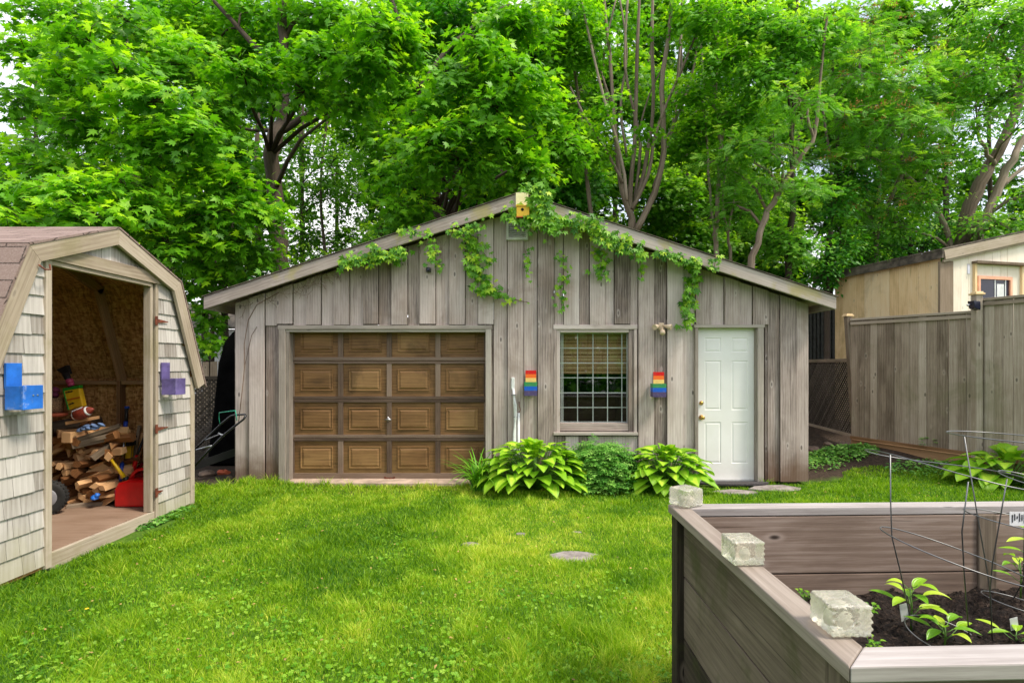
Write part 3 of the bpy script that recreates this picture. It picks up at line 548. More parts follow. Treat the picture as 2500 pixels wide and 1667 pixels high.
# ---------------------------------------------------------------- things on the garage wall
def wallbox(px0,px1,pyt,pyb,bx0,bx1,byt,label):
    """rainbow box: backboard bands red/orange/yellow, box bands green/blue/purple"""
    yb=Y0-.046; f=yb-.15; c=W((bx0+bx1)/2,pyb,f)
    t=thing('wall_pocket',label,'wall planter',(c.x,yb,c.z),'rainbow painted wooden boxes on the garage wall')
    a,b=W(px0,pyt,yb-.012),W(px1,0,yb-.012); zmid=W(0,byt,f).z; m=MB(); hh=(a.z-zmid)/3
    for i in range(3): m.box(a.x,b.x,yb-.018,yb,a.z-hh*(i+1)+ (-.12 if i==2 else 0),a.z-hh*i,r=i/6+.05)
    m.build('backboard','rainbow_paint',t)
    m=MB(); l,r_=W(bx0,pyb,f),W(bx1,0,f); zb=l.z; hh=(zmid-zb)/3
    for i in range(3):
        z1=zmid-hh*i; z0=z1-hh; cr_=(i+3)/6+.05
        m.box(l.x,r_.x,f,f+.016,z0,z1,r=cr_); m.box(l.x,l.x+.016,f+.016,yb-.018,z0,z1,r=cr_); m.box(r_.x-.016,r_.x,f+.016,yb-.018,z0,z1,r=cr_)
    m.box(l.x,r_.x,f,yb-.018,zb-.012,zb,r=.88); m.build('pocket','rainbow_paint',t)
wallbox(1283,1309,904,964,1280,1311.5,932.5,'red to purple striped wooden box left of the window')
wallbox(1595,1621,908,967,1594,1627,936.5,'red to purple striped wooden box under the beige floodlight')
# birdhouse at the ridge
d=6.86; a,b=vz(622,470,d),vz(860,250,d); bh=thing('birdhouse','yellow birdhouse with pale backboard at the garage roof peak','birdhouse',(a.x,d,a.z-.15))
m=MB(); m.box(a.x,b.x,d-.02,d-.001,a.z-.14,b.z); m.build('backboard','pale_yellow',bh,bevel=.002)
m=MB(); a2,b2=vz(636,695,d-.13),vz(878,475,d-.13); m.box(a2.x,b2.x,d-.14,d-.021,a2.z,b2.z-.02); mo=m.build('box','yellow_paint',bh,bevel=.003)
m=MB(); m.lathe([(.019,0),(.019,.004)],vz(748,562,d-.14)+V(0,-.001,0),(0,-1,0),16); m.build('entrance_hole','dark_void',mo)
m=MB(); m.prism([(a2.x-.01,d-.155,b2.z-.019),(b2.x+.01,d-.155,b2.z-.019),(b2.x+.01,d-.021,b2.z+.012),(a2.x-.01,d-.021,b2.z+.012)],(0,0,.012)); m.build('lid','yellow_paint',bh)
m=MB(); m.box(a2.x-.004,b2.x+.004,d-.142,d-.021,a2.z-.012,a2.z-.0005); m.build('floor_board','orange_paint',bh)
# security camera
d=Y0-.05; c=W(1047,660,d); sc_=thing('security_camera','small black camera high on the garage boards, left of the hanging vine','camera',tuple(c))
m=MB(); m.box(c.x-.03,c.x+.03,d-.06,d-.002,c.z-.03,c.z+.03); m.build('housing','black_plastic',sc_,bevel=.008); m=MB(); m.lathe([(.02,0),(.02,.006),(.01,.007)],(c.x,d-.06,c.z),(0,-1,0),16); m.build('lens','solar_panel',sc_)
# floodlight
d=Y0-.046; c=W(1180+1243/2.868,780+60/2.868,d); fl=thing('floodlight','beige twin-head motion floodlight on the wall near the white door','floodlight',tuple(c))
m=MB(); m.box(c.x-.035,c.x+.035,d-.03,d,c.z-.03,c.z+.07); m.build('base','beige_plastic',fl,bevel=.01)
for sx,tz in ((-1,-.02),(1,-.02)):
    m=MB(); dirv=V(sx*.75,-.55,-.25); m.lathe([(.012,0),(.014,.03),(.022,.045),(.030,.07),(.040,.115),(.034,.118),(.01,.105)],(c.x+sx*.02,d-.03,c.z+.035),dirv,16); m.build('lamp_head','beige_plastic',fl)
m=MB(); m.lathe([(.01,-.06),(.012,-.02),(.03,-.01),(.036,.012),(.036,.035),(.02,.05),(.004,.055)],(c.x,d-.07,c.z-.045),(0,-.4,-1),16); m.build('sensor','beige_plastic',fl)
# conduit beside the left rainbow box
pw=lambda x,y,d:W(1220+x/8.71,880+y/8.71,d); d=Y0-.05; c=pw(330,1568,d)
po=thing('pole_bracket','white metal bracket and pole rising from the daylilies on the garage wall','pole',(c.x,d,0))
m=MB(); a,b=pw(247,610,d),pw(318,358,d); m.box(a.x,b.x,d-.02,d,a.z,b.z); m.build('top_plate','white_metal',po,bevel=.006)
m=MB(); m.tube([pw(290,600,d-.02),pw(310,800,d-.03),pw(325,1100,d-.03),pw(325,1700,d-.03),pw(325,2700,d-.03)],.017,10); m.build('pole','white_metal',po)
m=MB(); m.tube([pw(300,760,d-.03),pw(345,950,d-.05),pw(345,1180,d-.055),pw(300,1560,d-.05),pw(290,2650,d-.05)],.013,10); m.build('lever','white_metal',po)
m=MB(); m.tube([pw(245,728,d-.05),pw(350,728,d-.05)],.008,8); m.build('clamp','grey_paint',po); m=MB(); m.tube([pw(290,1195,d-.06),pw(385,1195,d-.06)],.005,8); m.build('clamp','grey_paint',po)
m=MB(); m.tube([pw(403,1110,d-.02),pw(403,2650,d-.02)],.017,10); tag(m.build('conduit','white_metal',origin=(pw(403,0,d).x,d,0)),'short white pipe standing beside the pole bracket','pipe')
m=MB(); m.tube([pw(412,870,d-.01),pw(415,960,d-.02),pw(438,1040,d-.03),pw(420,1100,d-.035),pw(385,1110,d-.03)],.0045,8); tag(m.build('wall_hook','rust',origin=tuple(pw(412,960,d))),'rusty iron hook above the short white pipe','hook')
# ---------------------------------------------------------------- left shed (its front faces +x)
SX,YC=-3.65,4.79
shd=thing('garden_shed','open cedar-shingled gambrel shed at the left edge, full of firewood','shed',(SX,YC,0))
RP=[(-1.32,1.36),(-.885,2.455),(0,2.80),(.885,2.455),(1.32,1.36)]
def rz(y):
    d=abs(y-YC); return 2.80-.39*d if d<.885 else 2.455-2.517*(d-.885)
sh=MB()
def shingles(y0,y1,z0,zmax,exp_=.148):
    z=z0
    while z<zmax:
        dl=.885+(2.455-z-.05)/2.517 if z<2.40 else (2.80-z-.05)/.39
        y=max(y0,YC-dl); y1_=min(y1,YC+dl)
        while y<y1_-.004:
            w_=rnd.uniform(.09,.21); ye=y+w_
            if y1_-ye<.06: ye=y1_
            za,zb=min(z+exp_+.03,rz(y)-.04),min(z+exp_+.03,rz(ye)-.04); dz_=rnd.uniform(-.003,.004)
            if max(za,zb)>z+.01:
                za,zb=max(za,z+.012),max(zb,z+.012); xb=SX+.017+rnd.uniform(0,.004); xt=SX+.002; zz=z+dz_
                P=[(xb,y+.0015,zz),(xb,ye-.0015,zz),(xt,ye-.0015,zb),(xt,y+.0015,za),(SX-.01,y+.0015,zz),(SX-.01,ye-.0015,zz),(SX-.01,ye-.0015,zb),(SX-.01,y+.0015,za)]
                ou,ov=rnd.random()*50,rnd.random()*50; fs=[(0,1,2,3),(0,4,5,1),(0,3,7,4),(1,5,6,2),(3,2,6,7)]
                sh.add(P,fs,[[(ou+P[j][2],ov+P[j][1]+P[j][0]) for j in f] for f in fs])
            y=ye
        z+=exp_
shingles(YC-1.2,4.105,.03,2.6); shingles(5.402,YC+1.15,.03,2.5)
for k in range(12):   # little gable of vertical boards over the header
    a=4.12+k*.112; b=a+.11; sh.prism([(SX,a,2.49),(SX,b,2.49),(SX,b,rz(b)-.05),(SX,a,rz(a)-.05)],(.006+.003*(k%2),0,0),(0,0,1))
sh.build('shingle_front','shingle_wood',shd)
ws=MB()
def pnl(pts,ext,mb=ws,g=(0,0,1)): mb.prism(pts,ext,g)
# shell: OSB skin (front pieces, sides, back, gambrel slopes)
for a,b in ((YC-1.2,4.11),(5.38,YC+1.2)): pnl([(SX-.05,a,.0),(SX-.05,b,.0),(SX-.05,b,rz(b)-.03),(SX-.05,YC-.885 if a<YC else YC+.885,2.42),(SX-.05,a,rz(a)-.03)] if a<YC else [(SX-.05,a,0),(SX-.05,b,0),(SX-.05,b,rz(b)-.03),(SX-.05,YC+.885,2.42),(SX-.05,a,rz(a)-.03)],(.045,0,0))
pnl([(SX-.05,4.1,2.39),(SX-.05,5.37,2.39),(SX-.05,5.37,rz(5.37)-.03),(SX-.05,YC,2.76),(SX-.05,4.1,rz(4.1)-.03)],(.045,0,0))
for s_ in (-1,1):
    yy=YC+s_*1.19; pnl([(SX-2.9,yy,0),(SX-.05,yy,0),(SX-.05,yy,1.42),(SX-2.9,yy,1.42)],(0,s_*.015,0))
pnl([(SX-2.9,YC+y,z-.03) for y,z in RP]+[(SX-2.9,YC+1.2,.0),(SX-2.9,YC-1.2,0)],(-.015,0,0))
for i in range(4):
    (y0,z0),(y1,z1)=RP[i],RP[i+1]; pnl([(SX-.0,YC+y0,z0-.03),(SX-.0,YC+y1,z1-.03),(SX-.0,YC+y1,z1-.012),(SX-.0,YC+y0,z0-.012)],(-2.95,0,0))
ws.build('wall_panel','osb',shd)
rf=MB()
for i in range(4):
    (y0,z0),(y1,z1)=RP[i],RP[i+1]; n=Vector((0,-(z1-z0),(y1-y0))).normalized()*.016; a,b=Vector((0,YC+y0,z0)),Vector((0,YC+y1,z1)); dn=(b-a).normalized()
    if i in(0,): a=a-dn*.04
    if i==3: b=b+dn*.04
    x0_=SX+.085; L_=3.1; p=[a+V(x0_,0,0),b+V(x0_,0,0),b+V(x0_,0,0)+n,a+V(x0_,0,0)+n]
    rf.prism(p,(-L_,0,0),(1,0,0))
rf.build('roof','roof_shingle',shd)
sw=MB()
for s_ in (-1,1):
    yy=YC+s_*1.21
    for r_ in range(9):
        x=SX-.02
        while x>SX-2.9: w_=rnd.uniform(.1,.2); sw.box(x-w_+.002,x,yy-.008,yy+.008,.03+r_*.148,.03+r_*.148+.15); x-=w_
sw.build('shingle_side','shingle_wood',shd)
fc=MB()
def off(pts,d):
    out=[]
    for i in range(len(pts)):
        dirs=[]
        if i: dirs.append(Vector(pts[i])-Vector(pts[i-1]))
        if i<len(pts)-1: dirs.append(Vector(pts[i+1])-Vector(pts[i]))
        ns=[Vector((v.y,-v.x)).normalized() for v in dirs]
        if len(ns)==1: out.append(Vector(pts[i])+ns[0]*d)
        else: m=(ns[0]+ns[1]).normalized(); out.append(Vector(pts[i])+m*(d/m.dot(ns[0])))
    return out
IN=off(RP,.135)
for i in range(4):
    q=[RP[i],RP[i+1],IN[i+1],IN[i]]; f=MB(); f.prism([(SX+.045,YC+a,b) for a,b in q],(.033,0,0),(0,RP[i+1][0]-RP[i][0],RP[i+1][1]-RP[i][1])); f.build('fascia','shed_trim_wood',shd,bevel=.003)
IN2=off(RP,.05)
f=MB()
for i in range(4): q=[RP[i],RP[i+1],IN2[i+1],IN2[i]]; f.prism([(SX+.0,YC+a,b-.012) for a,b in q],(.044,0,0),(0,RP[i+1][0]-RP[i][0],RP[i+1][1]-RP[i][1]))
f.build('soffit','shed_trim_wood',shd)
f=MB(); f.prism([(SX+.008,4.10,2.39),(SX+.008,5.40,2.39),(SX+.008,5.40,2.42),(SX+.008,5.25,2.505),(SX+.008,4.25,2.505),(SX+.008,4.10,2.45)],(.032,0,0),(0,1,0)); f.box(SX-.03,SX+.022,4.156,5.3,2.355,2.389,'y'); f.build('header','shed_trim_wood',shd,bevel=.003)
for a,b,x1 in ((4.10,4.155,.03),(5.30,5.335,.012),(5.36,5.40,.024)): f=MB(); f.box(SX-.06,SX+x1,a,b,.0 if a!=5.3 else .11,2.386); f.build('jamb','shed_trim_wood',shd,bevel=.003)
f=MB(); f.box(SX-.03,SX-.01,5.336,5.36,.1,2.38); f.build('door_gap','dark_void',shd)
f=MB(); f.box(SX-.02,SX+.026,YC+1.15,YC+1.215,.0,1.44); f.build('corner_board','shed_trim_wood',shd,bevel=.003)
f=MB(); f.box(SX-.02,SX+.026,YC-1.215,YC-1.15,.0,1.44); f.build('corner_board','shed_trim_wood',shd,bevel=.003)
f=MB(); f.box(SX-.02,SX+.012,4.156,5.359,-.03,.105,'y'); f.build('sill','shed_trim_wood',shd,bevel=.004)
f=MB(); f.box(SX-2.88,SX-.021,YC-1.18,YC+1.18,.05,.11,'x'); f.build('floor','ply_floor',shd)
f=MB()
for x_ in (SX-.75,SX-1.6,SX-2.5):
    for s_ in (-1,1):
        f.beam((x_,YC+s_*1.14,.11),(x_,YC+s_*1.14,1.40),(0,1,0),.085,.04)
        f.beam((x_,YC+s_*1.17,1.38),(x_,YC+s_*.82,2.37),(0,1,0),.09,.04); f.beam((x_,YC+s_*.86,2.36),(x_,YC,2.71),(0,0,1),.09,.04)
f.box(SX-2.88,SX-.06,YC+1.12,YC+1.185,1.36,1.40,'x'); f.box(SX-2.88,SX-.06,YC-1.185,YC-1.12,1.36,1.40,'x')
f.build('framing','stud_wood',shd)
for zc in (2.02,.93,.29):
    h=MB(); h.box(SX+.026,SX+.032,5.345,5.38,zc-.045,zc+.045); h.prism([(SX+.026,5.38,zc-.02),(SX+.026,5.38,zc+.02),(SX+.026,5.38+(.16 if zc>.5 else .08),zc+.004),(SX+.026,5.38+(.16 if zc>.5 else .08),zc-.004)],(.005,0,0)); h.build('hinge','rust',shd)
h=MB(); h.tube([(SX+.09,3.97,2.32),(SX+.11,4.0,2.29),(SX+.10,4.06,2.30),(SX+.085,4.07,2.34)],.006,8); h.build('hook','rust',shd)
# painted boxes on the shed front
def sidebox(zn,zf,zt_,zm,zb,prot,mat,nm,lab,screws=False):
    t=thing('wall_pocket',lab,'wall planter',(SX+.03,(zn+zf)/2,zb),'painted wooden boxes on the left shed'); x=SX+.022
    m=MB(); m.box(x,x+.018,zn+.012,zf-.02,zm-.02,zt_); m.build('backboard',mat,t,bevel=.002)
    m=MB(); X1=x+prot; m.box(x+.018,X1,zn,zn+.016,zb,zm); m.box(x+.018,X1,zf-.016,zf,zb,zm); m.box(X1+.0,X1+.016,zn-.003,zf+.003,zb,zm+.002); m.box(x+.018,X1,zn+.016,zf-.016,zb,zb+.014); b=m.build('pocket',mat,t,bevel=.002)
    if screws:
        m=MB()
        for q in (.075,.11): m.lathe([(.006,0),(.006,.004),(.002,.005)],(X1+.016,zn+q,zm-.07),(1,0,0),10)
        m.build('screw','steel',b)
def sy(px,xoff): return F*(-(SX+xoff))/(CX-px)
sidebox(sy(8,.03),sy(57,.03)+.0,EYE-(886-CY)*3.7/F,EYE-(943-CY)*3.7/F,EYE-(1003.5-CY)*3.66/F,.135,'blue_paint','b','bright blue wooden box with two screws on the left shed front',True)
sidebox(5.335+.085,5.335+.24,EYE-(885-CY)*5.5/F,EYE-(924-CY)*5.45/F,EYE-(964-CY)*5.42/F,.15,'purple_paint','p','purple wooden box on the shed front right of the doorway')
# ---------------------------------------------------------------- inside the shed
zw=lambda x,y,d:W(110+x/3.92,880+y/3.92,d)
def log_shape(L_,a,kind):
    m=MB(); n={0:3,1:4,2:5}[kind]; an=[2*PI*(i+rnd.uniform(-.18,.18))/n for i in range(n)]
    p=[(-L_/2,math.cos(t)*a*rnd.uniform(.75,1.1),math.sin(t)*a*rnd.uniform(.55,.85)) for t in an]; m.prism(p,(L_,0,0),(1,0,0)); return m
protos=[]
wl='rough split piece of firewood stacked in the pile inside the left shed'; wg='split firewood stacked in the left shed'
made=[]
for i in range(9):
    o=log_shape(rnd.uniform(.22,.36),rnd.uniform(.042,.06),i%3).build('firewood','fire_wood',bevel=.002); tag(o,wl,'firewood',wg); made.append(o)
cnt=0
for row in range(14):
    z=.145+row*.066
    if z>1.0: break
    for c in range(8):
        X_=-4.93+c*.108+(row%2)*.05+rnd.uniform(-.02,.02)
        if X_>-4.16: continue
        if z>.93 and X_>-4.5: continue
        o=made[cnt] if cnt<9 else made[rnd.randrange(9)].copy()
        if cnt>=9: C.objects.link(o)
        along=rnd.random()<.50
        o.location=(X_,5.62+rnd.uniform(-.06,.10)+.0*z,z+rnd.uniform(-.012,.012))
        if along: o.rotation_euler=(rnd.uniform(0,6.28),rnd.uniform(-.55,.05),rnd.uniform(-.35,.35))
        else: o.rotation_euler=(rnd.uniform(0,6.28),rnd.uniform(-.1,.1),R(90)+rnd.uniform(-.5,.5))
        cnt+=1
def tg(mb,name,mat,label,cat,origin,group=None,bevel=0):
    return tag(mb.build(name,mat,origin=origin,bevel=bevel),label,cat,group)
a=zw(75,640,5.5); m=MB(); m.tube([a,a+V(.10,.10,.02),a+V(.22,.34,.03)],[.062,.064,.06],12); o=tg(m,'round_log','bark','round bark-covered log on the top left of the firewood','log',tuple(a))
for i,(x0,y0,x1,y1,w_,lab) in enumerate(((270,770,720,620,.045,'long weathered plank, uppermost of three on the firewood'),(265,800,720,690,.045,'long dark plank second from the top across the firewood'),(270,830,640,745,.03,'thin grey plank lying lowest of three across the firewood'),(200,600,520,540,.03,'long pale orange stick on top of the firewood under the football'),(450,940,640,800,.05,'thick grey block jutting diagonally from the firewood pile'),(210,1395,560,1360,.035,'dark board lying on the shed floor at the foot of the firewood'))):
    p0,p1=zw(x0,y0,5.46+.0*i),zw(x1,y1,5.60); m=MB(); m.beam(p0,p1,(0,0,1),w_,.07); tg(m,'plank','grey_lumber' if 'orange' not in lab else 'fire_wood',lab,'plank',tuple(p0),'planks on and under the firewood',.002)
p0,p1=zw(665,1000,5.6),zw(678,745,5.7); m=MB(); m.beam(p0,p1,(1,0,0),.055,.03); tg(m,'upright_board','fire_wood','narrow upright orange board leaning at the right side of the firewood','board',tuple(p0))
m=MB(); c=zw(215,735,5.42); m.box(c.x-.05,c.x+.05,5.40,5.62,c.z-.055,c.z+.055); tg(m,'wood_block','fire_wood','square orange block of wood poking out near the top of the firewood','block',tuple(c),None,.006)
# football
c=zw(352,505,5.45); fb=thing('football','brown leather football with white stripes lying on the firewood','ball',tuple(c)); ax=V(.93,.0,.36)
def fball(k): return [(.062*math.sin(PI*t)**.8+.0005,(t-.5)*.27) for t in k]
m=MB(); m.lathe(fball([i/22 for i in range(23)]),c,ax,20); m.build('ball','leather',fb)
for t0 in (.20,.74):
    m=MB(); m.lathe([(r_+.0012,h_) for r_,h_ in fball([t0,t0+.02,t0+.04,t0+.06])],c,ax,20); m.build('stripe','white_plain',fb)
m=MB(); up=V(-.36,0,.93); e=V(0,-1,0); dd=(up*.75+e*.65).normalized()
for i in range(8): q=c+ax.normalized()*(-.05+i*.0145)+dd*.0625; sdv=ax.normalized().cross(dd); m.tube([q-sdv*.012,q+sdv*.012],.0024,5)
m.tube([c+ax.normalized()*-.055+dd*.0625,c+ax.normalized()*.06+dd*.0625],.0024,5); m.build('lace','white_plain',fb)
# seed bag
bag=thing('seed_bag','yellow and green seed bag leaning on top of the firewood','bag',tuple(zw(290,470,5.5)))
def quad(mb,pts,th,d): mb.prism([zw(x,y,d) for x,y in pts],(0,th,0))
m=MB(); quad(m,[(170,290),(322,262),(362,438),(222,474)],.06,5.52); m.build('bag_body','yellow_paint',bag,bevel=.012)
m=MB(); quad(m,[(163,268),(325,235),(327,264),(170,293)],.05,5.515); quad(m,[(166,285),(178,290),(228,474),(212,468)],.05,5.512); m.build('bag_border','green_bag',bag,bevel=.004)
m=MB(); quad(m,[(205,372),(330,345),(332,358),(208,386)],.004,5.512); m.build('stripe','orange_paint',bag)
m=MB(); 
for x,y,a in ((205,306,.3),(228,300,.1),(250,296,-.2),(236,420,.2),(262,408,-.3)): q=zw(x,y,5.513); m.prism([q+V(-.02,-.002,-.004),q+V(.0,-.002,-.008+a*.004),q+V(.022,-.002,.002),q+V(.003,-.002,.009)],(0,.002,0))
m.build('print','black_plastic',bag)
# broom-like brush, basket, cloths
c=zw(200,240,5.6); br=thing('brush','black brush with pink collar standing behind the seed bag','brush',tuple(c))
m=MB(); m.tube([zw(250,270,5.6),zw(225,190,5.6),zw(195,120,5.6)],[.02,.028,.035],10); m.prism([zw(170,130,5.62),zw(225,130,5.62),zw(200,45,5.62),zw(105,90,5.62)],(0,.05,0)); m.build('bristles','black_plastic',br)
m=MB(); m.tube([zw(228,180,5.59),zw(243,215,5.59)],.033,12); m.tube([zw(240,218,5.59),zw(258,240,5.59)],.03,12); m.build('collar','pink_plastic',br)
bk=thing('basket','wicker basket holding plum cloth at the left end of the firewood','basket',tuple(zw(110,495,5.6))); c=zw(112,495,5.6)
m=MB(); m.lathe([(.055,0),(.062,.05),(.07,.15),(.066,.15)],c,(0,0,1),18); m.build('weave','wicker',bk)
m=MB()
for k in range(6): m.lathe([(.012,-.02),(.035,0),(.03,.02),(.008,.035)],c+V(rnd.uniform(-.04,.04),rnd.uniform(-.05,.0),.17+k*.013),(rnd.uniform(-.5,.5),0,1),8)
m.build('cloth','plum_cloth',bk)
m=MB(); c=zw(110,505,5.55); m.lathe([(.085,0),(.095,.01),(.098,.035),(.09,.035)],c-V(0,0,.03),(0,0,1),18); tg(m,'clay_dish','orange_clay','orange clay dish under the wicker basket','dish',tuple(c))
m=MB(); 
for k in range(9): m.lathe([(.004,-.012),(.04,0),(.035,.012),(.004,.022)],zw(350+k*22+rnd.uniform(-15,15),665-12*(k%3)-k*3,5.42),(rnd.uniform(-.6,.6),rnd.uniform(-.6,.6),1),7)
tg(m,'rag','blue_cloth','crumpled grey-blue rag on the planks over the firewood','rag',tuple(zw(430,650,5.42)))
m=MB(); m.lathe([(.004,-.02),(.04,0),(.03,.015),(.004,.03)],zw(475,1310,5.45),(.3,-.6,1),7); m.lathe([(.004,-.02),(.03,0),(.02,.015),(.004,.03)],zw(500,1290,5.45),(-.3,-.4,1),6); tg(m,'blue_wrapper','blue_paint','bright blue scrap at the bottom of the firewood','wrapper',tuple(zw(475,1310,5.45)))
# pole, level, shovel
pl=thing('telescopic_pole','silver pole with blue grip standing between the firewood and gas cans','pole',tuple(zw(725,1100,5.62)))
A=zw(726,1150,5.62); B=zw(735,975,5.64); Cc=zw(768,660,5.72); D_=zw(785,440,5.78)
m=MB(); m.tube([B,Cc],.011,10); m.build('shaft','steel',pl)
for q0,q1,rr in ((A,B,.019),(Cc,Cc+(D_-Cc)*.35,.02),(D_-(D_-Cc)*.1,D_,.024)): m=MB(); m.tube([q0,q1],rr,10); m.build('grip','blue_plastic',pl)
m=MB(); m.tube([Cc+(D_-Cc)*.35,D_-(D_-Cc)*.1],.018,10); m.build('sleeve','black_plastic',pl)
lv=thing('spirit_level','yellow spirit level standing upright against the shed wall','level',tuple(zw(795,1040,5.7)))
a,b=zw(752,1200,5.68),zw(842,715,5.74); m=MB(); m.prism([zw(740,1200,5.68),zw(815,1200,5.68),zw(842,718,5.76),zw(765,712,5.76)],(0,.022,0),(0,0,1)); m.build('body','yellow_paint',lv,bevel=.003)
m=MB(); 
for x,y,w_,h_ in ((798,740,18,12),(790,795,18,22),(775,1100,16,20)): m.prism([zw(x-w_,y+h_,5.665),zw(x+w_,y+h_,5.665),zw(x+w_,y-h_,5.665),zw(x-w_,y-h_,5.665)],(0,.1,0))
m.build('window_slot','dark_void',lv)
m=MB(); m.prism([zw(752,1000,5.672),zw(758,1000,5.672),zw(780,760,5.70),zw(774,760,5.70)],(0,.004,0)); m.prism([zw(812,1000,5.672),zw(816,1000,5.672),zw(838,760,5.70),zw(834,760,5.70)],(0,.004,0)); m.build('edge_line','black_plastic',lv)
sv=thing('garden_tool','long-handled tool with red socket leaning in the shed corner','tool',tuple(zw(850,1100,5.7))); m=MB(); m.tube([zw(880,910,5.7),zw(945,740,5.8)],.013,8); m.build('handle','black_plastic',sv); m=MB(); m.tube([zw(845,1050,5.68),zw(868,960,5.69),zw(882,905,5.7)],[.022,.02,.016],8); m.build('socket','red_plastic',sv)
m=MB(); m.beam(zw(830,1050,5.82),zw(905,620,5.86),(1,0,0),.03,.02); tg(m,'stake','grey_lumber','thin grey stake leaning in the right corner of the shed','stake',tuple(zw(830,1050,5.82)))
m=MB(); m.beam(zw(870,1050,5.86),zw(940,690,5.9),(1,0,0),.03,.02); tg(m,'stake','fire_wood','brown stake leaning right of the thin grey one','stake',tuple(zw(870,1050,5.86)))
# gas cans
def gascan(x,y,z,wd,dp,ht,mat,label,spout=True):
    t=thing('gas_can',label,'gas can',(x,y,z),'red fuel cans in the left shed'); m=MB()
    prof=[(-wd/2,0),(wd/2,0),(wd/2,ht*.52),(wd*.40,ht*.74),(-wd*.16,ht*.74),(-wd*.40,ht*.66),(-wd/2,ht*.48)]
    m.prism([(x+a,y-dp/2,z+b) for a,b in prof],(0,dp,0)); m.build('body',mat,t,bevel=.022)
    m=MB(); m.tube([(x-wd*.22,y,z+ht*.70),(x-wd*.14,y,z+ht*.88),(x-wd*.04,y,z+ht*.97),(x+wd*.16,y,z+ht),(x+wd*.34,y,z+ht*.95),(x+wd*.42,y,z+ht*.66)],[.026,.019,.017,.017,.018,.026],10); m.build('handle',mat,t)
    m=MB(); s0=V(x-wd*.33,y,z+ht*.69); e=zw(612,918,y-.02) if spout else s0+V(-.12,0,.17)
    m.lathe([(.032,-.01),(.032,.03),(.02,.035)],s0,e-s0,14); m.build('collar','black_plastic',t)
    m=MB(); m.tube([s0+(e-s0)*.1,s0+(e-s0)*.55,e],[.021,.017,.011],10); m.build('spout','yellow_plastic' if spout else mat,t)
c=zw(815,1398,5.49); gascan(-3.935,5.56,.112,.40,.18,.38,'red_plastic','bright red gas can with yellow spout on the shed floor')
gascan(-4.06,5.80,.112,.33,.15,.40,'dark_red_plastic','darker red gas can hidden behind the bright one with yellow spout',False)
# wheel
c=V(-4.60,5.22,.112+.165); wh=thing('hand_truck_wheel','black knobbly tyre peeking round the left jamb of the shed doorway','wheel',(c.x,c.y,.112)); ax=V(.38,-.92,0).normalized()
m=MB(); m.lathe([(.09,-.035),(.13,-.045),(.155,-.04),(.165,-.025),(.168,0),(.165,.025),(.155,.04),(.13,.045),(.09,.035)],c,ax,36)
for k in range(30):
    t=2*PI*k/30; e1=ax.orthogonal().normalized(); e2=ax.cross(e1); q=e1*math.cos(t)+e2*math.sin(t)
    for s_ in(-1,1): m.beam(c+q*.160+ax*s_*.004,c+q*.158+ax*s_*.036,ax.cross(q),.016,.022)
m.build('tyre','rubber',wh); m=MB(); m.lathe([(.02,.052),(.022,.055),(.05,.04),(.085,.042),(.098,.03),(.098,-.03),(.085,-.042),(.02,-.04)],c,ax,24); m.build('rim','grey_paint',wh)
m=MB(); m.tube([c-ax*.05,c-ax*.5],.012,8); m.build('axle','steel',wh)
# ---------------------------------------------------------------- gap between the shed and the garage
mz=lambda x,y,d:W(450+x/4.48,850+y/4.48,d)
mw=thing('lawn_mower','black lawn mower with its handle sticking out between shed and garage','lawn mower',(-4.35,6.75,0))
m=MB(); yn,yf=6.72,7.0
hp=[mz(110,1290,yn),mz(350,1030,yn),mz(430,950,yn),mz(560,845,yn),mz(650,775,yn),mz(672,738,yn),mz(665,722,yf-.1),mz(560,728,yf-.05),mz(510,740,yf),mz(400,830,yf),mz(240,985,yf),mz(110,1110,yf)]
m.tube(hp,.0135,10); m.build('handle','black_metal',mw)
m=MB(); m.tube([mz(215,1010,yf),mz(400,935,6.85),mz(430,955,yn)],.007,8); m.tube([mz(380,930,6.85),mz(430,955,yn)],.014,8); m.tube([mz(130,1110,6.9),mz(300,1065,6.85)],.011,8); m.build('brace','steel',mw)
m=MB(); m.tube([mz(390,830,yf-.03),mz(378,770,yf-.05),mz(380,705,yf-.1),mz(560,680,yn),mz(575,790,yn)],.006,8); m.build('bail_bar','teal_wire',mw)
m=MB(); m.prism([(-4.95,6.5,.12),(-4.35,6.5,.12),(-4.35,7.05,.12),(-4.95,7.05,.12)],(0,0,.12)); m.lathe([(.14,0),(.15,.08),(.12,.16),(.05,.19)],(-4.7,6.78,.24),(0,0,1),18); m.build('deck','black_metal',mw,bevel=.02)
for x_,y_ in ((-4.9,6.46),(-4.9,7.09),(-4.4,6.46),(-4.4,7.09)): m=MB(); m.lathe([(.03,-.02),(.09,-.022),(.1,-.012),(.1,.012),(.09,.022),(.03,.02)],(x_,y_,.11),(0,1,0),20); m.build('wheel','rubber',mw)
m=MB(); m.beam(mz(60,1310,7.2),mz(600,1120,7.35),(0,0,1),.10,.03); tg(m,'leaning_board','black_plastic','dark board lying slanted behind the lawn mower','board',tuple(mz(60,1310,7.2)))
m=MB()   # tall black block standing in for deep shade behind the garage corner
pr=[(-.12,0),(.45,0),(.45,2.1),(.30,2.12),(.16,1.95),(.06,1.6),(.0,1.0)]; m.prism([(-4.72+a,8.3,b) for a,b in pr],(0,.8,0)); tg(m,'shade_block','shade_black','tall black block painting the deep shade behind the left garage corner','shade block',(-4.6,8.6,0),None,.05)
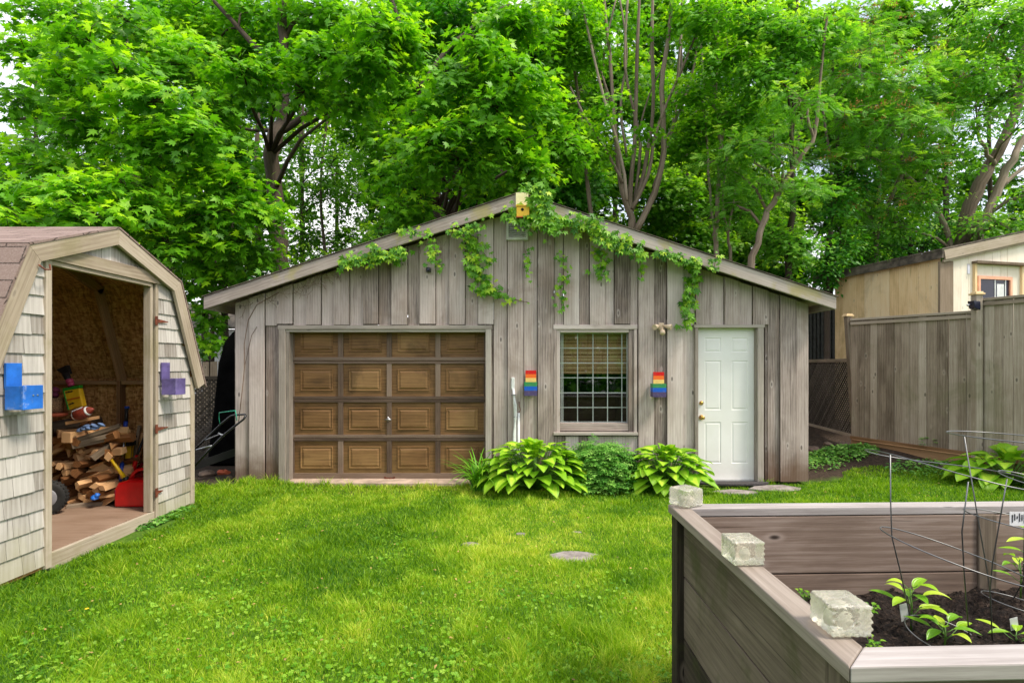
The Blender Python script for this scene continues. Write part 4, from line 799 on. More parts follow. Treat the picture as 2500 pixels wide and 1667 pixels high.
def lattice(name,p0,p1,z0,z1,mat,label,group=None,frame='dark_wood'):
    p0,p1=Vector((*p0,0)),Vector((*p1,0)); L_=(p1-p0).length; e=(p1-p0)/L_; n=V(-e.y,e.x,0); H=z1-z0; t=thing(name,label,'fence',(p0.x,p0.y,z0),group); m=MB()
    P=lambda u,h,k: p0+e*u+V(0,0,z0+h)+n*k
    for sg,k in ((1,0),(-1,.0065)):
        c=-H
        while c<L_+H:
            u0,u1=(c,c+H) ; ha,hb=(0,H) if sg>0 else (H,0)
            a,b=[u0,ha],[u1,hb]
            for q,o_ in ((a,b),(b,a)):
                for lim in (0,L_):
                    if (q[0]<lim if lim==0 else q[0]>lim):
                        tt=(lim-q[0])/(o_[0]-q[0]); q[1]=q[1]+(o_[1]-q[1])*tt; q[0]=lim
            if b[0]-a[0]>.03 : m.beam(P(a[0],a[1],k),P(b[0],b[1],k),e.cross(n)+e*sg*(-1) if False else (P(b[0],b[1],k)-P(a[0],a[1],k)).cross(n),.031,.006)
            c+=.075
    m.build('lattice',mat,t); m=MB()
    m.beam(P(0,H,0),P(L_,H,0),n,.05,.06); m.beam(P(0,0,0),P(L_,0,0),n,.05,.05); m.beam(P(0,0,0),P(0,H,0),n,.05,.05); m.beam(P(L_,0,0),P(L_,H,0),n,.05,.05); m.build('frame',frame,t); return t
lattice('lattice_fence',(-6.3,8.9),(-4.55,9.0),.1,1.36,'dark_wood','dark lattice fence in the gap between the shed and the garage')
def pickets(p0,p1,z0a,z0b,zta,ztb,name,label,mat='fence_wood',bw=.14,caprail=True,th=.018,bottom=True,group=None,gap=.0008):
    p0,p1=Vector((*p0,0)),Vector((*p1,0)); L_=(p1-p0).length; e=(p1-p0)/L_; n=V(e.y,-e.x,0); t=thing(name,label,'fence',(p0.x,p0.y,z0a),group); m=MB(); u=0;i=0
    while u<L_-.02:
        w_=min(bw*rnd.uniform(.75,1.15),L_-u); a=p0+e*(u+gap/2); b=p0+e*(u+w_-gap/2); f0,f1=u/L_,(u+w_)/L_; o_=n*(.010*(i%2)+rnd.uniform(0,.004))
        za=z0a+(z0b-z0a)*f0; zb_=z0a+(z0b-z0a)*f1; ta=zta+(ztb-zta)*f0; tb=zta+(ztb-zta)*f1; lean=e*rnd.uniform(-.004,.004)
        m.prism([a+o_+V(0,0,za),b+o_+V(0,0,zb_),b+o_+lean+V(0,0,tb),a+o_+lean+V(0,0,ta)],n*th,(0,0,1)); u+=w_; i+=1
    m.build('boards',mat,t)
    if caprail:
        m=MB(); m.beam(p0+V(0,0,zta+.015)+n*.015,p1+V(0,0,ztb+.015)+n*.015,n,.09,.035); m.beam(p0+V(0,0,zta-.05)+n*.045,p1+V(0,0,ztb-.05)+n*.045,(0,0,1),.05,.02); m.build('cap_rail',mat,t,bevel=.003)
    if bottom:
        m=MB(); m.beam(p0+V(0,0,z0a)+n*.04,p1+V(0,0,z0b)+n*.04,(0,0,1),.05,.05); m.beam(p0+V(0,0,z0a-.10)+n*.012,p1+V(0,0,z0b-.10)+n*.012,(0,0,1),.13,.03); m.beam(p0+V(0,0,z0a-.24)-n*.01,p1+V(0,0,z0b-.24)-n*.01,(0,0,1),.14,.03); m.build('kick_board','stud_wood',t)
    return t
pickets((-7.2,12),(-6.35,12.2),.2,.2,1.64,1.68,'picket_fence','short pale picket fence seen beyond the dark lattice on the left',bw=.15,caprail=False,bottom=False,gap=.03)
hs=thing('white_house','white sided house glimpsed through leaves behind the left shed','house',(-16,24,0)); m=MB()
for k in range(20): m.box(-19,-11.5,24-.01*(k%2)-.02,24.2,.2+k*.15,.345+k*.15,'x')
m.build('siding','white_siding',hs); m=MB(); m.prism([(-19.3,23.7,3.2),(-11.2,23.7,3.2),(-11.2,27,4.6),(-19.3,27,4.6)],(0,0,.08)); m.build('roof','roof_felt',hs)
# ---------------------------------------------------------------- right: fence, lattice, sheds
F0,F1,F2=(5.68,9.0),(6.48,7.5),(7.3,5.97)
pickets(F0,F1,.36,.32,2.325,2.31,'board_fence','weathered lower fence panel between the leaning post and the tan shed','fence_wood',.125,group='weathered board fence on the right')
pickets(F1,F2,.30,.28,2.47,2.47,'board_fence','taller weathered fence panel at the right edge behind the hosta','fence_wood',.125,group='weathered board fence on the right')
def post(x,y,z0,z1,dx_,label):
    t=thing('fence_post',label,'fence post',(x,y,z0),'fence posts with pale caps'); m=MB(); m.beam((x+dx_,y,z0),(x,y,z1),(1,0,0),.09,.09); m.build('post_shaft','fence_wood',t,bevel=.004)
    m=MB(); m.box(x-.065,x+.065,y-.065,y+.065,z1,z1+.025,'x'); m.prism([(x-.05,y-.05,z1+.025),(x+.05,y-.05,z1+.025),(x+.05,y+.05,z1+.025),(x-.05,y+.05,z1+.025)],(0,0,.02)); m.build('post_cap','tan_wood',t,bevel=.004); return t
post(5.64,9.05,.2,2.40,.14,'leaning fence post at the left end of the lower panel'); post(6.42,7.42,.2,2.55,0,'tall fence post between the lower and the taller panel')
# solar lamp on the post
c=V(6.34,7.36,2.42); sl2=thing('solar_lamp','small black solar lamp clipped to the tall fence post','lamp',tuple(c)); m=MB(); m.prism([c+V(-.05,-.06,-.06),c+V(.03,-.06,-.09),c+V(.03,-.06,.03),c+V(-.07,-.06,.04)],(0,.1,0)); m.build('housing','solar_panel',sl2,bevel=.005); m=MB(); m.tube([c+V(-.05,0,-.0),c+V(-.11,-.02,-.02)],.008,8); m.lathe([(.004,-.015),(.018,0),(.004,.015)],c+V(-.115,-.02,-.02),(0,0,1),10); m.build('sensor_arm','steel',sl2)
lattice('lattice_fence',(6.06,11.1),(5.80,9.15),.36,1.66,'dark_wood','diamond lattice fence right of the garage, behind the leaning post',frame='fence_wood')
ts=thing('tan_shed','tan board shed with sloping roof behind the right fence','shed',(7.58,9.5,.2))
A,B=V(7.58,9.5,0),V(7.08,11.8,0); E1=V(.977,.212,0); E2=(B-A).normalized(); Cn=A+E1*4.2
def wallboards(mb,p,q,zt0,zt1,z0=.15,bw=.2,n=None):
    L_=(q-p).length; e=(q-p)/L_; u=0
    while u<L_-.01:
        w_=min(bw*rnd.uniform(.8,1.2),L_-u); a=p+e*(u+.002); b=p+e*(u+w_-.002); mb.prism([a+V(0,0,z0),b+V(0,0,z0),b+V(0,0,zt0+(zt1-zt0)*(u+w_)/L_),a+V(0,0,zt0+(zt1-zt0)*u/L_)],n*rnd.uniform(.014,.018),(0,0,1)); u+=w_
N1=V(-E1.y,E1.x,0)*-1
m=MB(); wallboards(m,A,B,3.50,3.50,n=V(-.98,-.21,0)*-.02*-50*.02 if False else V(-.978,-.212,0)); m.build('side_wall','tan_wood',ts)
m=MB(); wallboards(m,A,Cn,3.42,3.42+.22*4.2,n=N1); m.build('front_wall','cream_wood',ts)
m=MB(); m.beam(A+V(-.02,-.03,.15),A+V(-.02,-.03,3.41),E1,.09,.04); m.beam(A+E1*.12+N1*.03+V(0,0,.15),A+E1*.12+N1*.03+V(0,0,3.43),E1,.20,.03); m.build('corner_board','grey_lumber',ts)
m=MB(); m.beam(A-E1*.05+N1*.10+V(0,0,3.52),Cn+N1*.10+V(0,0,3.52+.22*4.25),(0,0,1),.17,.03); m.beam(A-E1*.04+N1*.07+V(0,0,3.42),Cn+N1*.07+V(0,0,3.42+.22*4.2),(0,0,1),.05,.03); m.build('fascia','shed_trim_wood',ts)
m=MB(); s0=A+N1*.12-E1*.12; m.prism([s0+V(0,0,3.46),s0+E2*3.0+V(0,0,3.46),s0+E2*3.0+E1*.01+V(0,0,3.60),s0+E1*.01+V(0,0,3.60)],E1*.03); 
m.prism([s0+V(0,0,3.601),s0+E1*4.4+V(0,0,3.601+.22*4.4),s0+E1*4.4+E2*3+V(0,0,3.601+.22*4.4),s0+E2*3+V(0,0,3.601)],(0,0,.03)); m.build('roof','roof_felt',ts)
# its window
def tsp(px,py,k): # point on the front wall plane seen at a pixel
    r_=(px-CX)/F; t=(A.y*r_-A.x)/(E1.x-E1.y*r_); p=A+E1*t; return t,EYE-(py-CY)*p.y/F
wn=bpy.data.objects.new('window',None); C.objects.link(wn); wn.parent=ts; LOC[wn.name]=LOC[ts.name]
def fr_(mb,t0,z0,t1,z1,k0,k1): a=A+E1*t0+N1*k0; b=A+E1*t1+N1*k0; mb.prism([a+V(0,0,z0),b+V(0,0,z0),b+V(0,0,z1),a+V(0,0,z1)],N1*(k1-k0),(0,0,1))
t0,z1=tsp(2372,645,0); t1=t0+1.15; zt_=z1; zb=z1-1.1
m=MB(); fr_(m,t0,zb,t0+.05,zt_,.017,.06); fr_(m,t1-.05,zb,t1,zt_,.017,.06); m.build('casing','tan_wood',wn); m=MB(); fr_(m,t0-.02,zt_,t1+.1,zt_+.045,.017,.12); m.build('drip_cap','grey_lumber',wn)
t2,z2=tsp(2382,674,0)
m=MB(); fr_(m,t2,zb,t2+.05,z2,.018,.05); fr_(m,t2+.74,zb,t2+.79,z2,.018,.05); fr_(m,t2+.05,z2-.055,t2+.74,z2,.018,.05); fr_(m,t2+.05,zb,t2+.74,zb+.05,.018,.05); m.build('sash','peach_paint',wn)
m=MB(); fr_(m,t2+.05,zb+.05,t2+.74,z2-.055,.019,.022); m.build('pane','solar_panel',wn)
m=MB(); fr_(m,t2+.40,zb+.05,t2+.42,z2-.056,.0225,.03); fr_(m,t2+.64,zb+.05,t2+.66,z2-.056,.0225,.03); fr_(m,t2+.46,zb+.05,t2+.62,z2-.13,.0225,.024); m.build('inner_frame','white_metal',wn)
m=MB(); t3,z3=tsp(2362,645,0); fr_(m,t3-.03,z3-.18,t3+.03,z3,.018,.024); m.build('bracket','steel',ts,bevel=.002)
mb_=thing('metal_building','dark corrugated metal building in shadow right of the garage','building',(7.6,14,0)); m=MB()
for k in range(26): m.box(7.0+k*.1,7.0+k*.1+.06,13.97,14,.2,3.05); m.box(7.0+k*.1+.06,7.0+k*.1+.1,13.99,14.02,.2,3.05)
m.box(7.0,9.6,14.02,16,.2,3.04); m.build('siding','metal_siding',mb_)
for i,(px,py,d,r_,lab) in enumerate(((1985,1066,9.2,.13,'dark rock under the lattice beside the garage'),(2062,1078,9.0,.12,'brown rock at the foot of the leaning post'),(2020,1063,9.6,.08,'small rock between two larger ones under the lattice'),(2310,1140,7.6,.10,'pale stone left of the right-hand hosta'),(505,1155,7.6,.12,'grey stone in the dirt behind the shed corner'),(560,1163,7.4,.05,'small grey stone next to the left garage corner'),(545,1147,7.7,.09,'reddish brick lump in the dirt near the mower'))):
    p=W(px,py,d); z=gh(p.x,p.y); m=MB(); prof=[(r_*.7,-.02),(r_*1.0,r_*.15),(r_*.9,r_*.4),(r_*.5,r_*.55),(.01,r_*.6)]
    m.lathe(prof,(p.x,p.y,z),(.15,0,1),9); 
    m.v=[(x+rnd.uniform(-.2,.2)*r_,y+rnd.uniform(-.2,.2)*r_,zz+rnd.uniform(-.1,.1)*r_) for x,y,zz in m.v]; tg(m,'rock','rock' if 'reddish' not in lab else 'orange_clay',lab,'rock',(p.x,p.y,z),'rocks on the bare dirt',.004)
# ---------------------------------------------------------------- raised bed
TZ=.90; ey=V(math.cos(R(1.9)),math.sin(R(1.9)),0); LB=2.9
FL,BL=V(.742,1.185,0),V(.735,2.578,0); FR,BR=FL+ey*LB,BL+ey*LB
bed=thing('raised_bed','dark timber raised garden bed with a pale flat top rail in the right foreground','raised bed',(FL.x,FL.y,0))
w_=.086; inn_=[FL+V(w_,w_,0),BL+V(w_,-w_+.003,0),BR+V(-w_,-w_,0),FR+V(-w_,w_,0)]; out_=[FL,BL,BR,FR]
for i in range(4):
    j=(i+1)%4; m=MB(); e=(out_[j]-out_[i]).normalized()*.0012; m.prism([p+V(0,0,TZ-.038) for p in (out_[i]+e,out_[j]-e,inn_[j]-e,inn_[i]+e)],(0,0,.038),(out_[j]-out_[i])); m.build('top_rail','glareless_rail_wood' if i==0 else 'rail_wood',bed,bevel=.004)
def sideboards(p,q,n,zs,mt='bed_wood'):
    for i in range(len(zs)-1):
        m=MB(); e=(q-p).normalized(); m.prism([p+V(0,0,zs[i+1]+GAPB),q+V(0,0,zs[i+1]+GAPB),q+V(0,0,zs[i]-GAPB),p+V(0,0,zs[i]-GAPB)],n*.038,e); m.build('side_board',mt,bed,bevel=.003)
zs=[.861,.587,.30,.02]; GAPB=.0035
n_=V(-ey.y,ey.x,0)
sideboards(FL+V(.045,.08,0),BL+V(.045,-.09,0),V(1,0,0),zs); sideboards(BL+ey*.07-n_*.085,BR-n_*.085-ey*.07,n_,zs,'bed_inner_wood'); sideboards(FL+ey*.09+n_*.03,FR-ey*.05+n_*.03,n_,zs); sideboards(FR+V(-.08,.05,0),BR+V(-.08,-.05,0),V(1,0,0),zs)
for x,y in ((.748,2.475),(.760,1.225),(.748+1.45,2.53),(3.5,2.6),(3.5,1.3)):
    m=MB(); m.box(x,x+.088,y,y+.088,-.02,.861); m.build('post','bed_wood',bed,bevel=.005)
# soil
nx,ny=110,64; u=np.linspace(0,1,nx); v=np.linspace(0,1,ny); U,V_=np.meshgrid(u,v); sx_=.80+U*2.72; sy_=1.27+V_*1.25+U*.09
N1_,N2_,N3_=VN(21,9),VN(22,26),VN(23,60); sz_=.487+.05*(N1_(sx_,sy_)-.5)+.035*(N2_(sx_,sy_)-.5)+.02*(N3_(sx_,sy_)-.5)
idx=np.arange(nx*ny).reshape(ny,nx); q=np.stack([idx[:-1,:-1],idx[:-1,1:],idx[1:,1:],idx[1:,:-1]],-1).reshape(-1,4)
nparr('soil',np.stack([sx_,sy_,sz_],-1).reshape(-1,3),None,q,np.stack([sx_,sy_],-1).reshape(-1,2),np.zeros(nx*ny),'soil',bed)
n=5200; cx_=.85+G.random(n)*2.4; cy_=1.5+G.random(n)*.98+.03*cx_; s_=.002+.011*G.random(n)**2
cube=np.array([(1,0,-.3),(-.5,.86,-.3),(-.5,-.86,-.3),(0,0,1)],float); tf=np.array([(0,1,3),(1,2,3),(2,0,3)])
cz=.487+.05*(N1_(cx_,cy_)-.5)+.035*(N2_(cx_,cy_)-.5)+.02*(N3_(cx_,cy_)-.5)
a=G.random(n)*6.28; o=leafinst('soil_crumbs',(cube,tf),np.stack([cx_,cy_,cz],1),np.stack([np.cos(a),np.sin(a),G.normal(size=n)*.5],1),np.stack([.5*G.normal(size=n),.5*G.normal(size=n),1+0*a],1),s_,G.random(n),'soil',bed); tag(o,kind='stuff')
# glass block lights
def block(cx,cy,s,h,rot,label):
    t=thing('solar_block_light',label,'solar light',(cx,cy,TZ),'frosted glass cube lights on the bed rail'); m=MB(); N=22; c,sn=math.cos(rot),math.sin(rot)
    def P(x,y,z):
        b=.00045*math.sin(x*330+1)*math.sin(y*310+.5)*math.sin(z*350+1); k=1+b/s*14; x,y=x*k,y*k; return (cx+c*x-sn*y,cy+sn*x+c*y,TZ+.004+z*(1+b*6))
    def rnd_(a,b,z):   # rounded box
        r_=.008; hx=s/2; q=[a,b]; 
        for i in range(2): q[i]=max(-hx+r_,min(hx-r_,q[i]))
        zz=max(r_,min(h-r_,z)); dv=Vector((a-q[0],b-q[1],z-zz)); 
        if dv.length>1e-9: dv=dv.normalized()*r_
        return P(q[0]+dv.x,q[1]+dv.y,zz+dv.z)
    L1=[-s/2+s*i/N for i in range(N+1)]; LH=[h*i/N for i in range(N+1)]
    for fn in (lambda i,j:rnd_(L1[i],-s/2,LH[j]),lambda i,j:rnd_(L1[N-i],s/2,LH[j]),lambda i,j:rnd_(s/2,L1[i],LH[j]),lambda i,j:rnd_(-s/2,L1[N-i],LH[j]),lambda i,j:rnd_(L1[i],L1[j],h),lambda i,j:rnd_(L1[i],L1[N-j],0)):
        vs=[fn(i,j) for j in range(N+1) for i in range(N+1)]; m.add(vs,[(j*(N+1)+i,j*(N+1)+i+1,(j+1)*(N+1)+i+1,(j+1)*(N+1)+i) for j in range(N) for i in range(N)],None,.5,True)
    m.build('glass_shell','block_glass',t)
    m=MB(); m.lathe([(.006,0),(s*.16,.004),(s*.20,h*.3),(s*.12,h*.5),(.004,h*.52)],(cx,cy,TZ+.012),(0,0,1),10,smooth=False); m.build('light_core','vent_paint',t)
block(.8225,1.352,.101,.078,R(1),'nearest frosted glass cube light, by the mitred front corner of the bed'); block(.774,1.822,.105,.080,R(3),'middle frosted glass cube light on the left rail of the bed'); block(.815,2.555,.112,.082,R(30),'farthest frosted glass cube light on the back left corner of the bed')
# tomato cages
b8=lambda x,y,d:W(1600+x/2.613,1160+y/2.613,d)
b1=lambda x,y,d:W(2050+x/5.227,1060+y/5.227,d)
def ring3(c,a,b,rr,n=44,sag=0): m=MB(); m.tube([c+a*math.cos(2*PI*i/n)+b*math.sin(2*PI*i/n)-V(0,0,sag*math.sin(2*PI*i/n)**2) for i in range(n+1)],rr,6,cap=False); m.build('ring','wire_metal',cg)
def leg3(pts,rr): m=MB(); m.tube(pts,rr,6); m.build('leg','wire_metal',cg)
cg=thing('tomato_cage','leaning galvanised wire tomato cage over the two nearest pepper plants','tomato cage',(1.75,2.1,.49),'wire tomato cages in the raised bed')
wr=.0025
l,r_=b1(568,232,2.12),b1(2150,500,2.12); c=(l+r_)/2; c.y=2.12; ring3(c,(r_-l)/2,V(0,.32,.0),wr,44,.03)
l,r_=b8(1500,385,2.05),b8(2325,632,2.05); c2=(l+r_)/2; ring3(c2,(r_-l)/2,V(.01,.23,.01),wr)
l,r_=b8(1618,985,2.1),b8(2090,1075,2.1); c3=(l+r_)/2; ring3(c3,(r_-l)/2,V(0,.10,.035),wr)
leg3([b1(645,250,2.12),b1(650,850,2.1),b1(665,1300,2.08),b8(1560,600,2.1),b8(1640,970,2.2),b8(1650,1010,2.2)],wr); leg3([b1(1640,605,1.94),b1(1560,1240,1.96),b8(1970,620,2.0),b8(2005,1070,2.07)],wr); leg3([b1(2135,570,2.0),b1(2060,1000,2.02),b8(2150,560,2.05),b8(2135,740,2.08),b8(2150,1050,2.09)],wr)
cg=thing('tomato_cage','wire tomato cage with a white label, cut off by the right edge','tomato cage',(2.1,2.2,.49),'wire tomato cages in the raised bed')
l=b1(1545,12,2.2); ring3(l+V(.235,0,-.012),V(.235,0,-.012),V(0,.22,.0),wr); l=b1(1725,1030,2.2); ring3(l+V(.19,0,-.03),V(.19,0,-.03),V(0,.17,.005),wr); l=b8(2130,780,2.25); ring3(l+V(.14,0,-.03),V(.14,0,-.03),V(0,.12,.0),wr); l=b1(2145,545,2.3); ring3(l+V(.12,0,-.02),V(.12,0,-.02),V(0,.12,.02),wr)
leg3([b1(1590,30,2.2),b1(1760,1050,2.2),b8(2115,600,2.2),b8(2140,780,2.22),b8(2150,1040,2.25)],wr); x=b1(1590,30,2.2); leg3([x+V(.42,-.1,.0),x+V(.33,-.04,-.36),x+V(.22,.02,-.68)],wr); leg3([x+V(.40,.15,0),x+V(.30,.06,-.68)],wr)
a,b=b1(2165,985,2.12),b1(2345,1165,2.12); m=MB(); m.box(a.x,b.x+.03,2.118,2.1195,b.z,a.z); lb=m.build('label','white_plain',cg); m=MB()
for k,(l0,l1) in enumerate(((.2,.75),(.15,.6),(.3,.5),(.1,.7),(.2,.65),(.15,.8))): xx=a.x+.008+k*.0095; m.box(xx,xx+.0035,2.1165,2.1175,a.z-(a.z-b.z)*l1,a.z-(a.z-b.z)*l0)
m.build('print','lettering',lb)
# plant tags
for x0,y0,dd,lab in ((1585,860,2.2,'white plant tag stuck behind the left pepper plant'),(2290,950,2.12,'grey plant tag standing in the soil at the right')):
    c=b8(x0,y0,dd); t=thing('plant_tag',lab,'plant tag',tuple(c),'plant tags in the soil'); m=MB(); m.prism([c+V(-.018,0,.022),c+V(.012,0,.030),c+V(.024,.004,-.035),c+V(-.006,.004,-.050)],(0,.0012,0)); m.build('card','white_metal',t)
# peppers
def blade(mb,base,az,pitch0,pitch1,L_,Wd,shape,ns=7,cup=.25,r=None,roll=0,nt=2):
    """curved leaf: starts at base heading az with pitch0, bends to pitch1"""
    p=Vector(base); h=V(math.cos(az),math.sin(az),0); s=V(-math.sin(az),math.cos(az),0); vs=[];uv=[]
    for i in range(ns+1):
        t=i/ns; pt=pitch0+(pitch1-pitch0)*t; d=h*math.cos(pt)+V(0,0,math.sin(pt)); u=-h*math.sin(pt)+V(0,0,math.cos(pt)); sd2=(s*math.cos(roll)+u*math.sin(roll)); wd=Wd*shape(t)
        for j in range(-nt,nt+1):
            f=j/nt; vs.append(p+sd2*f*wd+u*cup*abs(f)**1.5*wd); uv.append((t,f))
        p=p+d*L_/ns
    k=2*nt+1; fs=[(i*k+j,i*k+j+1,(i+1)*k+j+1,(i+1)*k+j) for i in range(ns) for j in range(k-1)]
    mb.add(vs,fs,[[uv[q] for q in f] for f in fs],rnd.random() if r is None else r,True)
lance=lambda t:max(.02,(math.sin(PI*min(1,t**.8))**.9)); heart=lambda t:max(.02,min(1,(t/.10)**.5 if t<.1 else 1)*(1-t**2.2)**.9*(1-.12*t))
strap=lambda t:1-t**3*.95
def pepper(c,H,n,L_,label,spread=1,seed=1,name='pepper_plant',cat='pepper plant',mat='pepper_leaf',grp='young pepper plants in the raised bed'):
    rnd.seed(seed); t=thing(name,label,cat,tuple(c),grp); m=MB(); lf=MB(); top=c+V(rnd.uniform(-.01,.01),0,H); m.tube([c-V(0,0,.02),c+V(.003,0,H*.5),top],[.0045,.0036,.0025],6)
    for i in range(n):
        f=.25+.75*i/(n-1) if n>1 else 1; az=i*2.4+rnd.uniform(-.3,.3); q=c+V(0,0,H*f); pet=V(math.cos(az),math.sin(az),.75)*(.03+.03*rnd.random())*spread*(1.2-f*.8); e=q+pet; m.tube([q,(q+e)/2+V(0,0,-.003),e],.0017,5)
        blade(lf,e,az,R(rnd.uniform(0,45)),R(rnd.uniform(-50,0)),L_*rnd.uniform(.75,1.2)*(1.1-.45*max(0,f-.6)),L_*.23,lance,8,.3)
    m.build('stem','stem_green',t); lf.build('leaves',mat,t); return t
pepper(b8(1632,955,2.20),.155,11,.088,'taller pepper plant standing by the white tag',1.1,3)
pepper(b8(1845,1085,2.06),.075,10,.078,'low bushy pepper plant against the front rail',1,5)
pepper(b8(2330,760,2.42),.16,8,.07,'upright plant at the right edge near the back boards',1,8)
pepper(b8(2300,1090,2.08),.045,6,.07,'small plant just showing over the front rail at the right',1,9)
pepper(b8(2400,620,2.3),.17,7,.08,'plant entering from the right edge above the label height',1,12)
for x,y,dd,lab in ((955,745,2.38,'tiny green seedling beside the bed rail between two glass cubes'),(1365,830,2.02,'curly green seedling right behind the nearest glass cube'),(1395,1075,1.95,'tiny green seedling at the front corner of the soil')):
    c=b8(x,y+25,dd); c.z=max(c.z-.02,.49); rnd.seed(int(x)); t=thing('seedling',lab,'seedling',tuple(c),'small seedlings along the left rail'); lf=MB(); m=MB()
    for i in range(16): az=rnd.uniform(0,6.28); r1=rnd.uniform(.0,.03); e=c+V(math.cos(az)*r1,math.sin(az)*r1,rnd.uniform(.01,.05)); m.tube([c-V(0,0,.01),e],.001,4); blade(lf,e,az,R(30),R(-30),.022,.009,heart,4,.3)
    m.build('stem','stem_green',t); lf.build('leaves','clover_leaf',t)
rnd.seed(99)
# ---------------------------------------------------------------- planting along the garage
def hosta(cx,cy,n,L_,Wd,Rr,H,label,seed,sx=1.0,grp='lime green hostas'):
    rnd.seed(seed); z=gh(cx,cy); t=thing('hosta',label,'hosta',(cx,cy,z),grp); lf=MB(); st=MB()
    for i in range(n):
        f=(i+.5)/n; az=i*2.39996+rnd.uniform(-.25,.25); q_=rnd.uniform(.86,1.08); inc=R(8+74*f**.8)
        e=V(cx+math.cos(az)*math.sin(inc)*Rr*q_*sx,cy+math.sin(az)*math.sin(inc)*Rr*q_*.62,z+.06+math.cos(inc)*(H-.1)*q_)
        if f<.13: e=V(cx+math.cos(az)*Rr*.16*rnd.random(),cy+math.sin(az)*Rr*.12,z+H*rnd.uniform(.62,.86))
        st.tube([(cx,cy,z),((cx+e.x)/2,(cy+e.y)/2,(z+e.z)/2+.03),e],[.006,.005,.004],5)
        k=rnd.uniform(.75,1.12)*(1-.25*(1-f)); hi=38 if f<.13 else 0; blade(lf,e,az+rnd.uniform(-.2,.2),R(34-42*f+hi+rnd.uniform(-8,8)),R(-22-34*f+hi*.6+rnd.uniform(-12,12)),L_*k,Wd*k,heart,9,.18,rnd.uniform(.15,1),rnd.uniform(-.25,.25),3)
    st.build('stems','stem_green',t); lf.build('leaves','hosta_leaf',t)
hosta(.22,6.62,190,.25,.105,.50,.64,'large lime hosta beside the garage door and pole',4,1.15)
hosta(1.88,6.64,165,.235,.10,.42,.58,'full lime hosta between the ferny plant and the white door',6,1.05)
hosta(6.42,6.95,70,.32,.13,.46,.50,'broad yellow-green hosta in front of the right fence',9,1.25)
def strapplant(cx,cy,n,L_,label,seed,mat='strap_leaf',name='daylily'):
    rnd.seed(seed); z=gh(cx,cy); t=thing(name,label,'plant',(cx,cy,z)); lf=MB()
    for i in range(n):
        az=rnd.uniform(0,6.28); q=V(cx+rnd.gauss(0,.05),cy+rnd.gauss(0,.03),z); blade(lf,q,az,R(rnd.uniform(60,86)),R(rnd.uniform(-55,25)),L_*rnd.uniform(.6,1.15),.011,strap,9,.4,None,0,1)
    o=lf.build('leaves',mat,t)
strapplant(-.45,6.72,110,.66,'grassy daylily clump spilling in front of the garage door edge',2)
strapplant(.72,6.9,26,.5,'upright strap leaves behind the left hosta by the window',3)
# ferny plant
def ferny(cx,cy,rx,ry,H,n,label,seed):
    g=np.random.default_rng(seed); z=gh(cx,cy); t=thing('ferny_plant',label,'plant',(cx,cy,z)); az=g.random(n)*2*PI; el=np.arcsin(g.random(n)**.8); rr=.72+.3*g.random(n)
    p=np.stack([cx+np.cos(az)*np.cos(el)*rx*rr,cy+np.sin(az)*np.cos(el)*ry*rr,z+.05+np.sin(el)*H*rr],1); d=np.stack([np.cos(az)+.3*g.normal(size=n),np.sin(az)-.3,-.2+.25*g.normal(size=n)],1); nn=np.stack([.5*np.cos(az),.5*np.sin(az)-.2,.9+.2*g.normal(size=n)],1)
    T=compound(4,.10); leafinst('leaves',T,p,d,nn,.10+.08*g.random(n),g.random(n),'fern_leaf',t)
    m=MB()
    for i in range(0,n,12): m.tube([(cx,cy,z),tuple((p[i]+np.array([cx,cy,z+.1]))/2),tuple(p[i])],.003,4)
    m.build('stems','stem_green',t)
ferny(1.06,6.74,.46,.30,.58,1500,'ferny green plant between the two lime hostas',5)
# ---------------------------------------------------------------- weeds on the bank
def weeds(name,cx,cy,a,b,n,s0,seed,label,H=.12):
    g=np.random.default_rng(seed); r_=np.sqrt(g.random(n)); t=g.random(n)*2*PI; x=cx+a*r_*np.cos(t); y=cy+b*r_*np.sin(t); an=g.random(n)*2*PI
    o=leafinst(name,OVAL,np.stack([x,y,ghn(x,y)+.01+H*g.random(n)*(1-r_**2*.6)],1),np.stack([np.cos(an),np.sin(an),-.1+.3*g.normal(size=n)],1),np.stack([.4*g.normal(size=n),.4*g.normal(size=n)-.3,1+0*x],1),s0*(.6+.8*g.random(n)),g.random(n),'fern_leaf',None); return tag(o,label,'weeds',kind='stuff')
weeds('weeds',5.15,8.55,.62,.38,1500,.055,1,'low leafy weeds on the dirt by the leaning fence post'); weeds('weeds',4.55,8.1,.4,.3,260,.05,2,'sparse weeds on bare dirt behind the right garage corner')
weeds('weeds',5.9,7.6,.6,.3,500,.05,3,'low weeds along the base of the right fence'); weeds('weeds',-3.60,5.5,.10,.42,340,.05,4,'small weeds along the foot of the left shed',.06)
o=None
m=MB(); p=V(6.15,7.95,0); 
for i in range(14): az=rnd.uniform(0,6.28); blade(m,p+V(math.cos(az)*.05,math.sin(az)*.05,.42+rnd.uniform(-.06,.08)),az,R(20),R(-30),.08,.03,heart,4,.2)
tg(m,'sapling','fern_leaf','small leafy sprout growing against the kick board of the fence','plant',(6.15,7.95,.3))
m=MB(); c=W(212,1375,3.35); 
for i in range(14): blade(m,(c.x,c.y,gh(c.x,c.y)+.05),i*.45,R(25),R(5),.014,.003,lance,3,.1)
tg(m,'dandelion','dandelion','single yellow dandelion flower in the lawn before the shed','flower',(c.x,c.y,0))
